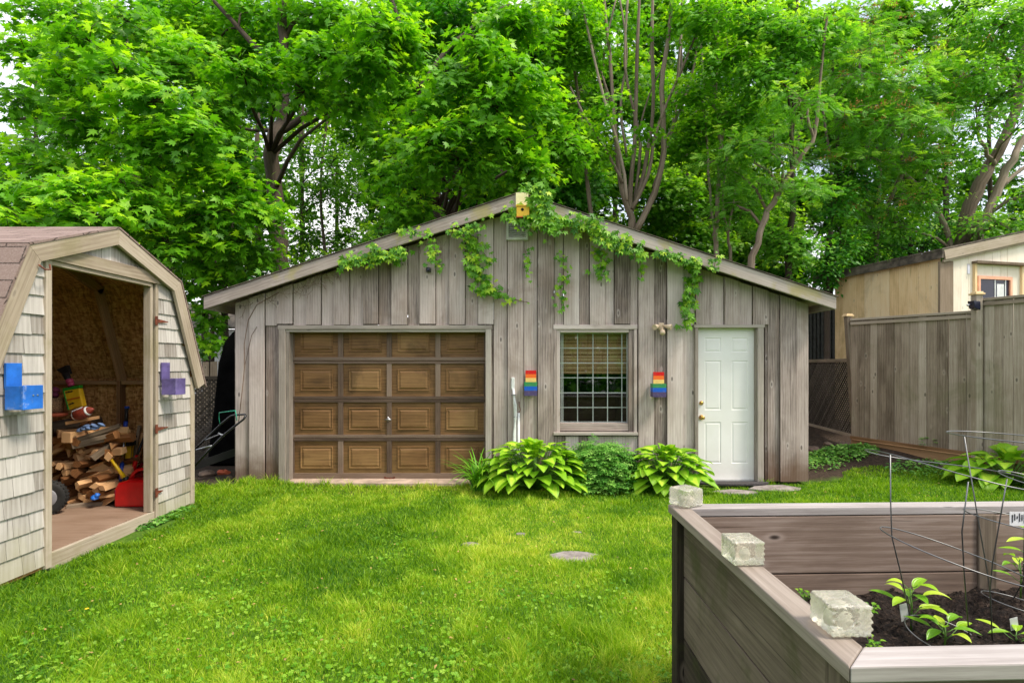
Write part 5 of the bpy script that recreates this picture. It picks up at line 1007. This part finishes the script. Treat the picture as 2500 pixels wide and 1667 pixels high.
# ---------------------------------------------------------------- climbing vine
cv=thing('climbing_vine','green creeper hanging over the garage gable and around the birdhouse','vine',(0,7.0,2.6)); VP_=[];VD=[];VN_=[];VS=[]; vst=MB()
def strand(pts,dens,spread,s0,wall=True,depth=None):
    for k in range(len(pts)-1):
        (x0,y0),(x1,y1)=pts[k],pts[k+1]; L_=math.hypot(x1-x0,y1-y0); n=int(L_*dens)
        for i in range(n):
            f=rnd.random(); x=x0+(x1-x0)*f+rnd.gauss(0,spread); y=y0+(y1-y0)*f+rnd.gauss(0,spread); d=depth if depth else GD-.07-abs(rnd.gauss(0,.05))
            if y<(620 if x<1190 else 0): pass
            p=W(x/.9408,y/.9408,d-rnd.random()*.05); VP_.append(tuple(p)); VD.append((rnd.gauss(0,.7),rnd.gauss(-.35,.3),-.75+rnd.gauss(0,.4))); VN_.append((rnd.gauss(0,.4),-1,.55+rnd.gauss(0,.35))); VS.append(s0*rnd.uniform(.55,1.2))
    vst.tube([W(x/.9408,y/.9408,(depth or GD-.06)) for x,y in pts],.004,5)
FD=6.80
strand([(785,600),(830,596),(880,588),(930,575)],1.3,7,.075,depth=6.82); strand([(880,588),(925,600)],.8,6,.07); strand([(845,560),(870,580)],1,5,.06,depth=6.8)
strand([(925,528),(975,540),(1000,575),(985,600)],.5,8,.065,depth=6.82); strand([(985,575),(1015,612)],.4,7,.06)
strand([(1035,530),(1070,525),(1105,520)],.8,9,.065,depth=6.82); strand([(1082,540),(1090,580),(1088,615),(1105,650),(1160,684)],1.15,10,.08); strand([(1100,565),(1125,600)],.5,8,.07)
strand([(1165,684),(1215,695)],.12,4,.05); strand([(1205,570),(1212,600),(1208,640)],.30,6,.06); strand([(1292,580),(1295,620),(1288,665),(1290,712)],.45,7,.062)
strand([(1160,490),(1215,497),(1262,505)],.8,11,.085,depth=6.78); strand([(1215,430),(1235,440),(1250,470),(1240,500),(1275,520)],1.3,11,.085,depth=6.72); strand([(1215,520),(1240,535)],.4,9,.07,depth=6.95)
strand([(1250,500),(1300,510),(1330,505)],1.0,9,.08,depth=6.80); strand([(1330,510),(1362,530),(1400,548),(1440,568),(1475,580)],.95,10,.085,depth=6.82); strand([(1365,505),(1380,525)],1.3,9,.07,depth=6.78)
strand([(1375,565),(1382,600),(1378,635)],.75,10,.075); strand([(1470,580),(1474,640)],.4,4,.055); strand([(1510,580),(1545,590),(1590,598),(1610,610)],.9,6,.07,depth=6.84)
strand([(1590,605),(1592,650),(1580,690),(1582,742)],.95,9,.078); strand([(1645,585),(1640,620)],1.0,7,.06,depth=6.80); strand([(1590,600),(1560,580)],.5,5,.06)
n=len(VP_); leafinst('foliage',CREEPER,np.array(VP_),np.array(VD),np.array(VN_),np.array(VS),np.clip(G.normal(.42,.26,n),0,1),'vine_leaf',cv); vst.build('stem','vine_stem',cv)
dv=thing('dry_vine','bare brown vine stems tangled under the left eave of the garage','vine',(-3.5,7.1,1.2)); m=MB()
m.tube([W(x/.9408,y/.9408,GD-.06) for x,y in ((548,970),(556,900),(562,840),(561,790),(570,735),(590,700),(640,672))],[.005]*7,5); m.tube([W(x/.9408,y/.9408,GD-.06) for x,y in ((562,840),(578,770),(590,750))],.003,4)
for k in range(46):
    x=rnd.uniform(545,760); y=690-(x-545)*.30+rnd.uniform(-8,16); a=rnd.uniform(-2.6,-.4)*-1; pts=[]
    for i in range(5): pts.append(W(x/.9408,y/.9408,GD-.07-rnd.random()*.08)); x+=math.cos(a)*rnd.uniform(5,12); y+=math.sin(a)*rnd.uniform(4,11); a+=rnd.uniform(-.8,.8)
    m.tube(pts,.0022,4)
for k in range(14):
    x=rnd.uniform(760,1080); y=690-(x-545)*.31+rnd.uniform(-2,14); a=rnd.uniform(.2,2.6); pts=[]
    for i in range(5): pts.append(W(x/.9408,y/.9408,GD-.055)); x+=math.cos(a)*rnd.uniform(5,14); y+=math.sin(a)*rnd.uniform(4,13); a+=rnd.uniform(-.6,.6)
    m.tube(pts,.002,4)
m.build('stem','vine_stem',dv)
# ---------------------------------------------------------------- trees (coordinates x,y measured on the photograph, d = distance in metres)
K_=.9408; DENS=2.5
def PW(x,y,d): return W(x/K_,y/K_,d)
def mass_points(g,x,y,d,rx,ry,cover,size,spray=.55,k=13,out=.75,droop=.18,flat=.10,dr=.7):
    """leafy sprays (twigs with alternate leaves) filling an ellipsoid; returns pos,dir,normal,size,rv,tips"""
    c=np.array(PW(x,y,d)); s=d/(F*K_); a,b=rx*s,ry*s; dep=max(.5,min(1.6,a*dr))
    n=max(2,int(DENS*cover*PI*a*b/(.40*size*size)/k)); u=unit(g.normal(size=(n,3))); rad=g.random(n)**(1/2.2)
    o=u*rad[:,None]*np.array([a,dep,b])
    hd=u*np.array([1,1,.25])+np.array([0,-.45,0])+.45*g.normal(size=(n,3))*np.array([1,1,.35]); hd[:,2]-=droop; hd=unit(hd)
    L_=spray*(.6+.8*g.random(n)); t=np.tile((np.arange(k)+.6)/k,(n,1))+.04*g.normal(size=(n,k)); side=np.where(np.arange(k)%2==0,1,-1)[None]*np.ones((n,1))
    up=unit(np.array([[0,-.15,1]])+.30*g.normal(size=(n,3))+u*out*.5); lat=unit(np.cross(hd,up))
    wdt=size*.75*(1-.55*t)
    pos=c+(o[:,None]+hd[:,None]*(t-.5)[...,None]*L_[:,None,None]+lat[:,None]*(side*wdt)[...,None]+g.normal(size=(n,k,3))*np.array([.02,.02,flat*.5]))
    pos[...,2]-=(t**2)*L_[:,None]*.22
    dr_=hd[:,None]*.75+lat[:,None]*(side*.85)[...,None]+.30*g.normal(size=(n,k,3)); dr_[...,2]-=.35
    nn=up[:,None]+.33*g.normal(size=(n,k,3)); sz=size*(.65+.6*g.random((n,k)))*(1-.25*t)
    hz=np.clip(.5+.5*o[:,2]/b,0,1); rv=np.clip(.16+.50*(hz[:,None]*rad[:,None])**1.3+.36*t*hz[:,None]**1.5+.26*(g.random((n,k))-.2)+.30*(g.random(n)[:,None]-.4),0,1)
    return pos.reshape(-1,3),dr_.reshape(-1,3),nn.reshape(-1,3),sz.ravel(),rv.ravel(),c,c+o[:, :]
def tree(name,label,group,stems,masses,tmpl,size,lm='maple_leaf',bm='bark',seed=1,limbs=True,blossom=0,base=None,cover=2.6,spray=.55,rvoff=0,droop=.18):
    """stems: list of (depth, [(x,y,radius_px)...]); masses: (x,y,d,rx,ry[,cover])"""
    g=np.random.default_rng(seed); rnd.seed(seed); d0,s0=stems[0]; b=PW(s0[0][0],s0[0][1],d0); gz_=gh(b.x,b.y); t=thing(name,label,'tree',(b.x,b.y,gz_),group); m=MB(); jn=[]
    for si,(d,pts) in enumerate(stems):
        P=[];Rr=[]; s=d/(F*K_)
        for (x,y,r) in pts: q=PW(x,y,d); P.append(q); Rr.append(r*s*(.6 if si or name!='maple_tree' else .78))
        if si==0 or P[0].z<gz_+1.2: P.insert(0,V(P[0].x+(P[0].x-P[1].x)*.2,d,gh(P[0].x,d)-.1)); Rr.insert(0,Rr[0]*1.25)
        # smooth + wobble
        PP=[];RR=[]
        for i in range(len(P)-1):
            for k in range(3):
                f=k/3; p0=P[max(i-1,0)];p1=P[i];p2=P[i+1];p3=P[min(i+2,len(P)-1)]
                q=.5*((2*p1)+(p2-p0)*f+(2*p0-5*p1+4*p2-p3)*f*f+(3*p1-p0-3*p2+p3)*f**3); PP.append(q+V(rnd.gauss(0,.12),rnd.gauss(0,.5),0)*Rr[i]); RR.append((Rr[i]*(1-f)+Rr[i+1]*f)*rnd.uniform(.93,1.07))
        PP.append(P[-1]);RR.append(Rr[-1]); m.tube(PP,RR,10); jn+=[(p,r) for p,r in zip(PP,RR) if p.z>gz_+1.0]
    pos=[];dr=[];nn=[];sz=[];rv=[];cs=[]
    for ms in masses:
        x,y,d,rx,ry=ms[:5]; cv_=ms[5] if len(ms)>5 else cover
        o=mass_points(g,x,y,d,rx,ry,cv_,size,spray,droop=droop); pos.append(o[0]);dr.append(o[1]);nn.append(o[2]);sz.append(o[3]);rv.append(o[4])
        if limbs:
            c=Vector(o[5]); cand=[(p,r) for p,r in jn if p.z<c.z+.6] or jn; p,r=min(cand,key=lambda q:(q[0]-c).length+.6*abs(q[0].z-(c.z-1.0)))
            r0=min(r*.55,.05); mid=(p+c)/2+V(rnd.gauss(0,.15),rnd.gauss(0,.15),rnd.uniform(0,.25)); m.tube([p,(p+mid)/2+V(0,0,.1),mid,(mid+c)/2+V(rnd.gauss(0,.1),0,.05),c],[r0,r0*.85,r0*.65,r0*.45,r0*.3],6)
            tips=o[6]; 
            for q in tips[::max(1,len(tips)//9)]: qq=Vector(q); m.tube([c,(c+qq)/2+V(rnd.gauss(0,.08),rnd.gauss(0,.08),rnd.gauss(.04,.05)),qq],[r0*.3,.007,.003],4)
    m.build('trunk',bm,t)
    pos=np.concatenate(pos);dr=np.concatenate(dr);nn=np.concatenate(nn);sz=np.concatenate(sz);rv=np.clip(np.concatenate(rv)+rvoff,0,1)
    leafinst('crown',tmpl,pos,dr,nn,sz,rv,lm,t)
    if blossom:
        i=g.choice(len(pos),blossom*16); a=[]; 
        ctr=pos[g.choice(len(pos),blossom)]; p=np.repeat(ctr,26,0)+g.normal(size=(blossom*26,3))*np.array([.055,.055,.03])+np.array([0,-.14,.06]); k=len(p)
        leafinst('blossom',OVAL,p,g.normal(size=(k,3)),g.normal(size=(k,3)),.028+.02*g.random(k),g.random(k),'blossom',t)
    return t
MG='maples behind the buildings'; BG='young broadleaf trees behind the garage'
tree('maple_tree','large maple with a thick dark forked trunk behind the left garage roof',MG,
 [(11.5,[(645,650,24),(634,520,22),(630,400,21),(636,300,23),(655,215,15),(652,120,13),(650,40,13),(655,-60,11)]),(11.5,[(634,310,14),(665,290,13),(710,262,10),(765,240,8),(830,215,5)]),(11.5,[(640,225,13),(615,140,12),(575,95,10),(530,45,8),(470,-20,6)]),(11.4,[(632,300,9),(580,300,6),(520,280,4)])],
 [(740,130,9.3,90,50),(840,150,9.0,110,42),(870,70,9.0,110,50),(700,210,9.6,85,32),(800,235,9.4,80,30),(560,170,9.5,90,42),(640,150,9.8,70,45),(930,120,9.4,70,60),
  (740,30,11.5,120,60),(600,40,12.2,120,70,2.0),(500,130,12.4,120,80,1.8),(840,270,11.8,90,60,2),(930,230,11,80,60),(450,40,12.5,120,60,1.7),(620,380,12.8,60,40,1.2)],MAPLE,.152,seed=3)
tree('maple_tree','bright maple leaning over the far left shed with layered leafy branches',MG,
 [(10.5,[(392,640,17),(398,520,15),(380,400,12),(340,260,9),(300,140,7),(280,60,5)]),(10.5,[(390,430,9),(450,330,7),(500,280,5)]),(10.5,[(370,380,9),(250,300,7),(120,270,6),(-10,278,5)])],
 [(205,95,8.0,75,45),(270,165,7.8,95,48),(350,235,7.7,110,50),(440,310,7.8,105,48),(340,330,8.0,110,50),(150,190,8.4,110,55),(60,120,8.8,90,60,2.2),(50,230,9.0,80,42,1.9),(200,280,8.5,110,50),(470,390,8.4,90,42),
  (120,40,9.6,130,50,2.2),(290,50,9.8,110,55,1.7),(420,150,9.8,110,80,1.8),(330,410,9.2,120,40),(170,370,9.6,80,30,1.6),(90,330,10,90,25,1.3),(500,250,9.5,70,60,2)],MAPLE,.152,seed=5)
tree('maple_tree','low bushy maple right behind the shingled shed roof',MG,
 [(8.6,[(300,700,9),(290,560,8),(260,470,6),(240,400,4)]),(8.6,[(290,560,6),(180,480,5),(100,440,4)])],
 [(60,440,7.6,110,45),(170,440,7.4,110,42),(290,430,7.6,90,40),(60,520,7.3,100,42),(190,500,7.2,110,40),(320,490,7.6,90,45),(100,380,8.2,100,35),(380,560,8.0,60,40),(250,545,7.6,80,30),(30,360,8.6,80,35)],MAPLE,.15,seed=7,rvoff=.03)
tree('maple_tree','leafy maple filling the gap between the left shed and the garage',MG,
 [(9.6,[(520,800,10),(515,640,9),(530,540,7),(540,460,5)]),(9.6,[(515,640,6),(470,560,5),(440,500,4)])],
 [(540,430,8.3,90,45),(600,500,8.6,75,42),(480,490,8.2,95,45),(560,560,8.5,85,40),(440,570,8.3,75,42),(610,590,9.2,60,30,2),(500,630,8.8,70,42,2.2),(440,660,8.8,50,40,2.2),(470,730,9.0,55,42,2.0),(480,790,9.2,55,25,1.6),(420,480,8.8,70,60)],MAPLE,.152,seed=9)
tree('maple_tree','bushy maple whose bright branches spread above the garage ridge',MG,
 [(11,[(1010,600,15),(1005,480,14),(990,360,12),(960,220,9),(930,100,7),(900,0,5)]),(10.8,[(960,210,9),(1030,110,8),(1090,60,6),(1170,10,4)]),(10.9,[(1000,430,9),(1060,350,7),(1130,300,5)])],
 [(1100,120,8.3,85,40),(1180,170,8.1,90,48),(1060,190,8.4,100,42),(1150,240,8.2,100,42),(980,250,8.6,85,38),(1090,300,8.1,110,42),(980,330,8.2,95,40),(1180,330,8.4,80,40),(1060,370,8.3,100,38),(920,400,8.8,80,38),(1210,400,8.8,70,42),(940,480,8.9,80,38),(1110,430,9.2,90,38),(1240,250,9.2,60,60),
  (1180,60,9.6,110,55),(1290,330,9.5,70,70),(870,330,9.6,50,50,1.8)],MAPLE,.15,seed=11)
def back(label,x,d,ms,seed,cover=2.6,tm=MAPLE2,size=.17,lm='shade_leaf',r=10,bm='bark',top=-60,name='maple_tree',grp=MG):
    return tree(name,label,grp,[(d,[(x,650,r),(x+rnd.uniform(-15,15),420,r*.8),(x+rnd.uniform(-30,30),200,r*.6),(x+rnd.uniform(-40,40),top,r*.4)])],ms,tm,size,lm=lm,bm=bm,seed=seed,cover=cover)
back('dark shaded maple behind the bright one above the garage ridge',1090,13.5,[(900,90,13,110,90),(1050,60,13,130,80),(960,220,13,110,80),(1060,250,13.2,120,80),(920,380,13,100,80),(1080,420,13.2,120,80),(1220,120,13,110,100),(1250,430,13,110,80),(990,520,13.4,120,60,2.2),(1180,540,13.4,110,60,2.2),(1200,280,13,90,80)],21)
back('dark maple with slim trunk standing left of the forked thick trunk',470,14,[(470,40,13.5,130,90,2.0),(560,200,14,120,80,1.8),(430,330,13.5,120,80,2),(380,110,14,100,100,1.6),(540,380,13.5,100,60,1.8),(450,520,13.5,110,80,2.2),(560,600,13.5,90,70,2.0),(650,90,14,110,90,1.5)],23,cover=2.0)
back('pale green tree filling the distance behind the multi-stemmed trunks',1590,15.5,[(1340,440,15,90,80),(1440,400,15.5,90,70),(1540,450,15,90,80),(1600,560,15,90,60),(1680,430,15.5,80,80),(1760,520,15.5,90,70),(1400,540,15.5,100,50),(1620,300,16,100,80,1.8),(1500,240,16,90,80,1.4),(1720,250,16,90,80,1.6)],27,tm=MAPLE2,size=.15,lm='back_leaf',r=6,grp=BG)
back('slender backlit tree in the bright gap right of the thick trunk',695,17,[(700,340,16.5,70,60,1.4),(790,330,16.5,70,60,1.5),(740,440,16.5,90,60,1.6),(820,450,17,60,80,1.4),(700,540,16.5,60,60,1.2),(790,560,17,80,60,1.4),(860,560,16,50,60,1.8)],25,tm=OVAL,size=.13,lm='back_leaf',r=7,name='slender_tree',grp=BG)
back('second thin dark stemmed tree in the bright gap, nearer the ridge',750,16,[(760,380,15.5,60,80,.9),(720,600,15.5,70,40,1.3),(830,380,15.5,50,60,1.2)],26,tm=OVAL,size=.13,lm='back_leaf',r=6,name='slender_tree',grp=BG)
tree('multi_stem_tree','tree with many slim pale stems fanning up right of the garage ridge',BG,
 [(11.8,[(1452,560,16),(1450,500,13),(1430,440,9),(1414,330,8),(1406,200,7),(1395,80,6),(1385,-40,5)]),(11.8,[(1452,520,11),(1448,430,9),(1460,300,8),(1462,150,7),(1470,-40,5)]),(11.6,[(1460,530,13),(1505,440,12),(1524,350,11),(1520,200,10),(1535,90,8),(1545,-40,7)]),(12,[(1450,490,8),(1478,400,8),(1500,260,7),(1498,120,7),(1500,-40,5)]),(11.7,[(1432,420,6),(1395,350,5),(1350,280,4),(1310,200,3)]),(12.2,[(1440,360,5),(1425,240,5),(1440,120,4),(1420,-20,3)]),(12,[(1410,250,4),(1375,150,4),(1350,60,3)]),(11.9,[(1526,330,5),(1575,220,5),(1600,110,4),(1590,-20,3)]),(12.1,[(1468,300,4),(1490,220,3),(1530,140,3)]),(11.4,[(1452,480,7),(1490,400,7),(1508,300,6),(1570,150,5),(1640,-20,4)]),(11.5,[(1440,460,7),(1425,360,6),(1375,180,5),(1330,-20,4)]),(12.1,[(1455,470,6),(1470,330,6),(1435,150,5),(1445,-30,4)]),(12.3,[(1500,430,6),(1545,300,6),(1560,130,5),(1572,-30,4)]),(12.3,[(1400,260,5),(1385,140,4),(1420,-20,3)])],
 [(1440,50,13.2,90,40,1.2),(1540,50,11.6,50,25,.9),(1340,110,12,80,60,1.8),(1400,250,11,60,35,1.0),(1590,230,11.5,60,60,1.5),(1480,300,11.2,50,25,.8),(1340,330,11.8,70,60,1.6),(1580,340,12,60,60,1.6),(1310,30,11.5,80,50,1.8),(1480,180,13,80,50,.9),(1600,20,11.5,80,50,1.8)],MAPLE2,.125,lm='maple_leaf',bm='pale_bark',seed=31,limbs=False,spray=.5)
def slim(label,stems,ms,seed,bm='pale_bark',lm='ash_leaf',tm=OVAL,size=.11,cover=2.0,limbs=True,bl=0,name='slender_tree',spray=.5): return tree(name,label,BG,stems,ms,tm,size,lm=lm,bm=bm,seed=seed,limbs=limbs,cover=cover,blossom=bl,spray=spray)
slim('thin pale trunk left of the multi-stemmed tree',[(12.5,[(1362,560,8),(1350,440,8),(1338,300,7),(1322,180,6),(1300,40,4),(1285,-40,3)])],[(1290,120,12,60,70),(1330,210,13,60,60,1.2),(1290,250,12.5,60,60)],32,tm=MAPLE2,size=.125,lm='maple_leaf')
slim('dim second trunk just left of the thin pale one',[(13.5,[(1322,560,7),(1318,430,7),(1330,250,5),(1345,60,4)])],[(1330,400,13.2,70,70),(1350,60,13,70,60)],33,bm='bark',lm='shade_leaf',tm=MAPLE2,size=.14)
slim('curved pale trunk behind the middle of the right roof slope',[(11.5,[(1648,620,9),(1643,540,9),(1650,440,8),(1655,330,8),(1640,240,6),(1650,120,5),(1640,-20,4)]),(11.5,[(1645,560,6),(1630,430,5),(1625,330,4),(1610,220,3)])],[(1660,140,10.8,80,45),(1640,40,11,80,45),(1600,300,11.6,60,50),(1690,260,11.2,60,45),(1620,190,12.4,60,50)],34,tm=MAPLE2,size=.12,lm='maple_leaf')
slim('slim twin trunk between the curved trunk and the leaning one',[(11.8,[(1678,620,6),(1672,540,5),(1660,470,4),(1668,380,4),(1690,240,3)]),(11.8,[(1672,540,4),(1685,460,3),(1700,380,3)])],[(1690,420,12,50,50),(1700,160,12,60,60)],35)
slim('leaning mottled trunk that rises to the right above the garage eave',[(10.6,[(1722,640,13),(1740,560,12),(1758,500,12),(1785,450,11),(1815,400,9),(1850,345,8),(1872,310,7),(1885,180,5),(1900,40,4)]),(10.6,[(1870,315,5),(1858,290,5),(1855,250,4)])],[(1780,330,10.2,85,45),(1700,330,10.6,80,40),(1840,230,9.8,85,45),(1750,430,10.8,90,40),(1660,380,11,80,45),(1840,440,10.8,70,45),(1690,480,11.2,80,45)],36,tm=ROWAN,size=.20)
slim('straight dark speckled trunk right of the leaning one',[(11.5,[(1812,660,12),(1815,560,12),(1820,450,10),(1818,350,9),(1825,200,7),(1830,60,5),(1830,-40,4)])],[(1810,90,10.6,90,55),(1730,60,10.8,90,50),(1760,170,10.6,90,50),(1880,80,11,80,60),(1830,560,11.2,60,45),(1770,540,11.6,60,50)],37,bm='bark',lm='ash_leaf',tm=MAPLE2,size=.125)
slim('ivy-wrapped dark trunk above the right end of the garage roof',[(12,[(1900,660,10),(1905,560,10),(1915,470,9),(1925,340,7),(1915,200,5),(1905,60,4)])],[(1930,560,11.6,40,70,2.6),(1915,460,11.7,34,60,2.4),(1900,620,11.6,50,40,2.6),(1960,400,11.8,60,60)],38,bm='bark',lm='shade_leaf',tm=OVAL,size=.13)
tree('rowan_tree','rowan with feathery leaves and rusty flower heads at the right',BG,
 [(12.6,[(2010,640,8),(2020,520,7),(2060,420,6),(2100,330,5),(2130,270,3)]),(12.6,[(2020,520,6),(2060,430,4),(2110,340,3),(2180,270,2)]),(12.6,[(2015,560,5),(1990,420,4),(2000,300,3)])],
 [(1960,170,11.5,95,50),(2060,200,11.3,95,48),(1940,270,11.4,85,42),(2040,290,11.2,95,42),(2140,280,11.4,90,45),(2000,110,11.9,90,45),(1900,120,12.1,80,55),(2130,180,11.7,90,50),(1990,370,11.7,90,40),(2100,370,11.6,85,40),(2180,120,12.1,70,45,1.8),(1900,360,11.9,70,45),(2080,460,12.0,80,40,2.0),(1960,470,12.3,80,45,2.0),(2200,210,12.1,60,60,1.8),(2010,40,12.5,80,40,1.8)],ROWAN,.24,lm='ash_leaf',bm='pale_bark',seed=41,blossom=130,cover=2.4,spray=.5)
tree('large_tree','large furrowed double trunk tree rising behind the tan shed roof',BG,
 [(12.5,[(2214,620,27),(2216,550,25),(2228,470,22),(2262,400,20),(2300,330,18),(2335,250,16),(2352,150,13),(2362,20,10)]),(12.4,[(2232,600,18),(2250,520,17),(2285,450,15),(2310,390,14),(2345,330,11),(2400,260,8)]),(12.6,[(2190,580,11),(2170,520,10),(2140,465,9),(2090,410,7),(2040,370,5)]),(12.4,[(2285,380,8),(2262,340,7),(2235,290,5)]),(12.5,[(2300,430,9),(2352,385,7),(2420,350,5)])],
 [(2300,60,11.5,90,55,1.8),(2230,50,11.8,60,45,1.6),(2370,130,11.4,70,60,2.0),(2250,170,11.2,70,50,2.0),(2330,210,11.6,60,40,1.3),(2240,280,11.5,60,35,1.4),(2380,260,11.2,60,50,1.5),(2290,510,11.8,90,35,1.6),(2370,440,11.6,70,40,1.4),(2180,350,11.6,70,50,1.5),(2130,450,12.0,60,50,1.6),(2060,520,12.4,80,50,1.8),(2370,520,12.8,70,45,1.4),(2170,230,11.8,60,60,1.7),(2350,20,11.5,80,50,1.8)],OVAL,.125,lm='ash_leaf',bm='pale_bark',seed=43,limbs=True,spray=.5,rvoff=.05)
slim('arching dark trunk bending left beneath the large double trunk tree',[(13,[(2105,640,12),(2095,580,11),(2070,530,9),(2030,480,7),(1990,440,5)])],[(2010,560,13,90,50),(2110,560,13.2,80,50),(1990,600,12.6,90,40),(2160,520,13,60,40,1.4)],45,bm='bark',lm='shade_leaf',tm=OVAL,size=.13)
# distant wood behind everything: one mass of leaves and dim trunks
def wood_mass():
    g=np.random.default_rng(77); A=[[] for _ in range(5)]; m=MB()
    spec=[]
    for x in range(-60,2500,105):
        for y in list(range(40,700,95)):
            if x<90 and y<420: continue
            if 660<x<860 and 270<y<620: cv_=.8
            elif 2040<x<2210 and y<130: continue
            elif 2140<x and 230<y<420: cv_=.7
            elif x<330: cv_=1.4 if y<450 else 2.2
            elif x<850: cv_=1.8 if y<300 else 2.6
            elif x>2100: cv_=1.8 if y<480 else 2.2
            else: cv_=3.8
            spec.append((x+g.uniform(-30,30),y+g.uniform(-30,30),g.uniform(17,22),80,62,cv_))
    for s in spec:
        o=mass_points(g,*s[:5],s[5],.23,.8,13)
        for i in range(5): A[i].append(o[i])
    A=[np.concatenate(a) for a in A]
    t=thing('distant_wood','dense distant wood closing the view behind the trees','wood',(0,19,.3)); t['kind']='stuff'; del t['category']
    leafinst('wood_leaves',MAPLE2,A[0],A[1],A[2],A[3],np.clip(A[4],0,1),'back_leaf',t)
    for i in range(30):
        x=-100+i*88+g.uniform(-30,30); d=g.uniform(17,21); r=g.uniform(4,8)*d/(F*K_); p=PW(x,650,d); m.tube([V(p.x,d,.2),PW(x+g.uniform(-20,20),380,d),PW(x+g.uniform(-50,50),60,d)],[r,r*.7,r*.3],7)
    m.build('wood_trunks','bark',t)
wood_mass()

def added_hedge():  # added out of view to darken the reflection in the garage window
    g=np.random.default_rng(5); n=9000; p=np.stack([g.uniform(-13,13,n),-10+g.normal(size=n)*.25,.1+4.2*g.random(n)],1); t=leafinst('added_hedge',MAPLE2,p,g.normal(size=(n,3)),np.array([[0,1,.5]])+.5*g.normal(size=(n,3)),.35+.15*g.random(n),g.random(n),'shade_leaf',None); tag(t,'tall leafy screen added unseen behind the camera to darken the garage window reflection','added_hedge',kind='stuff')
added_hedge()
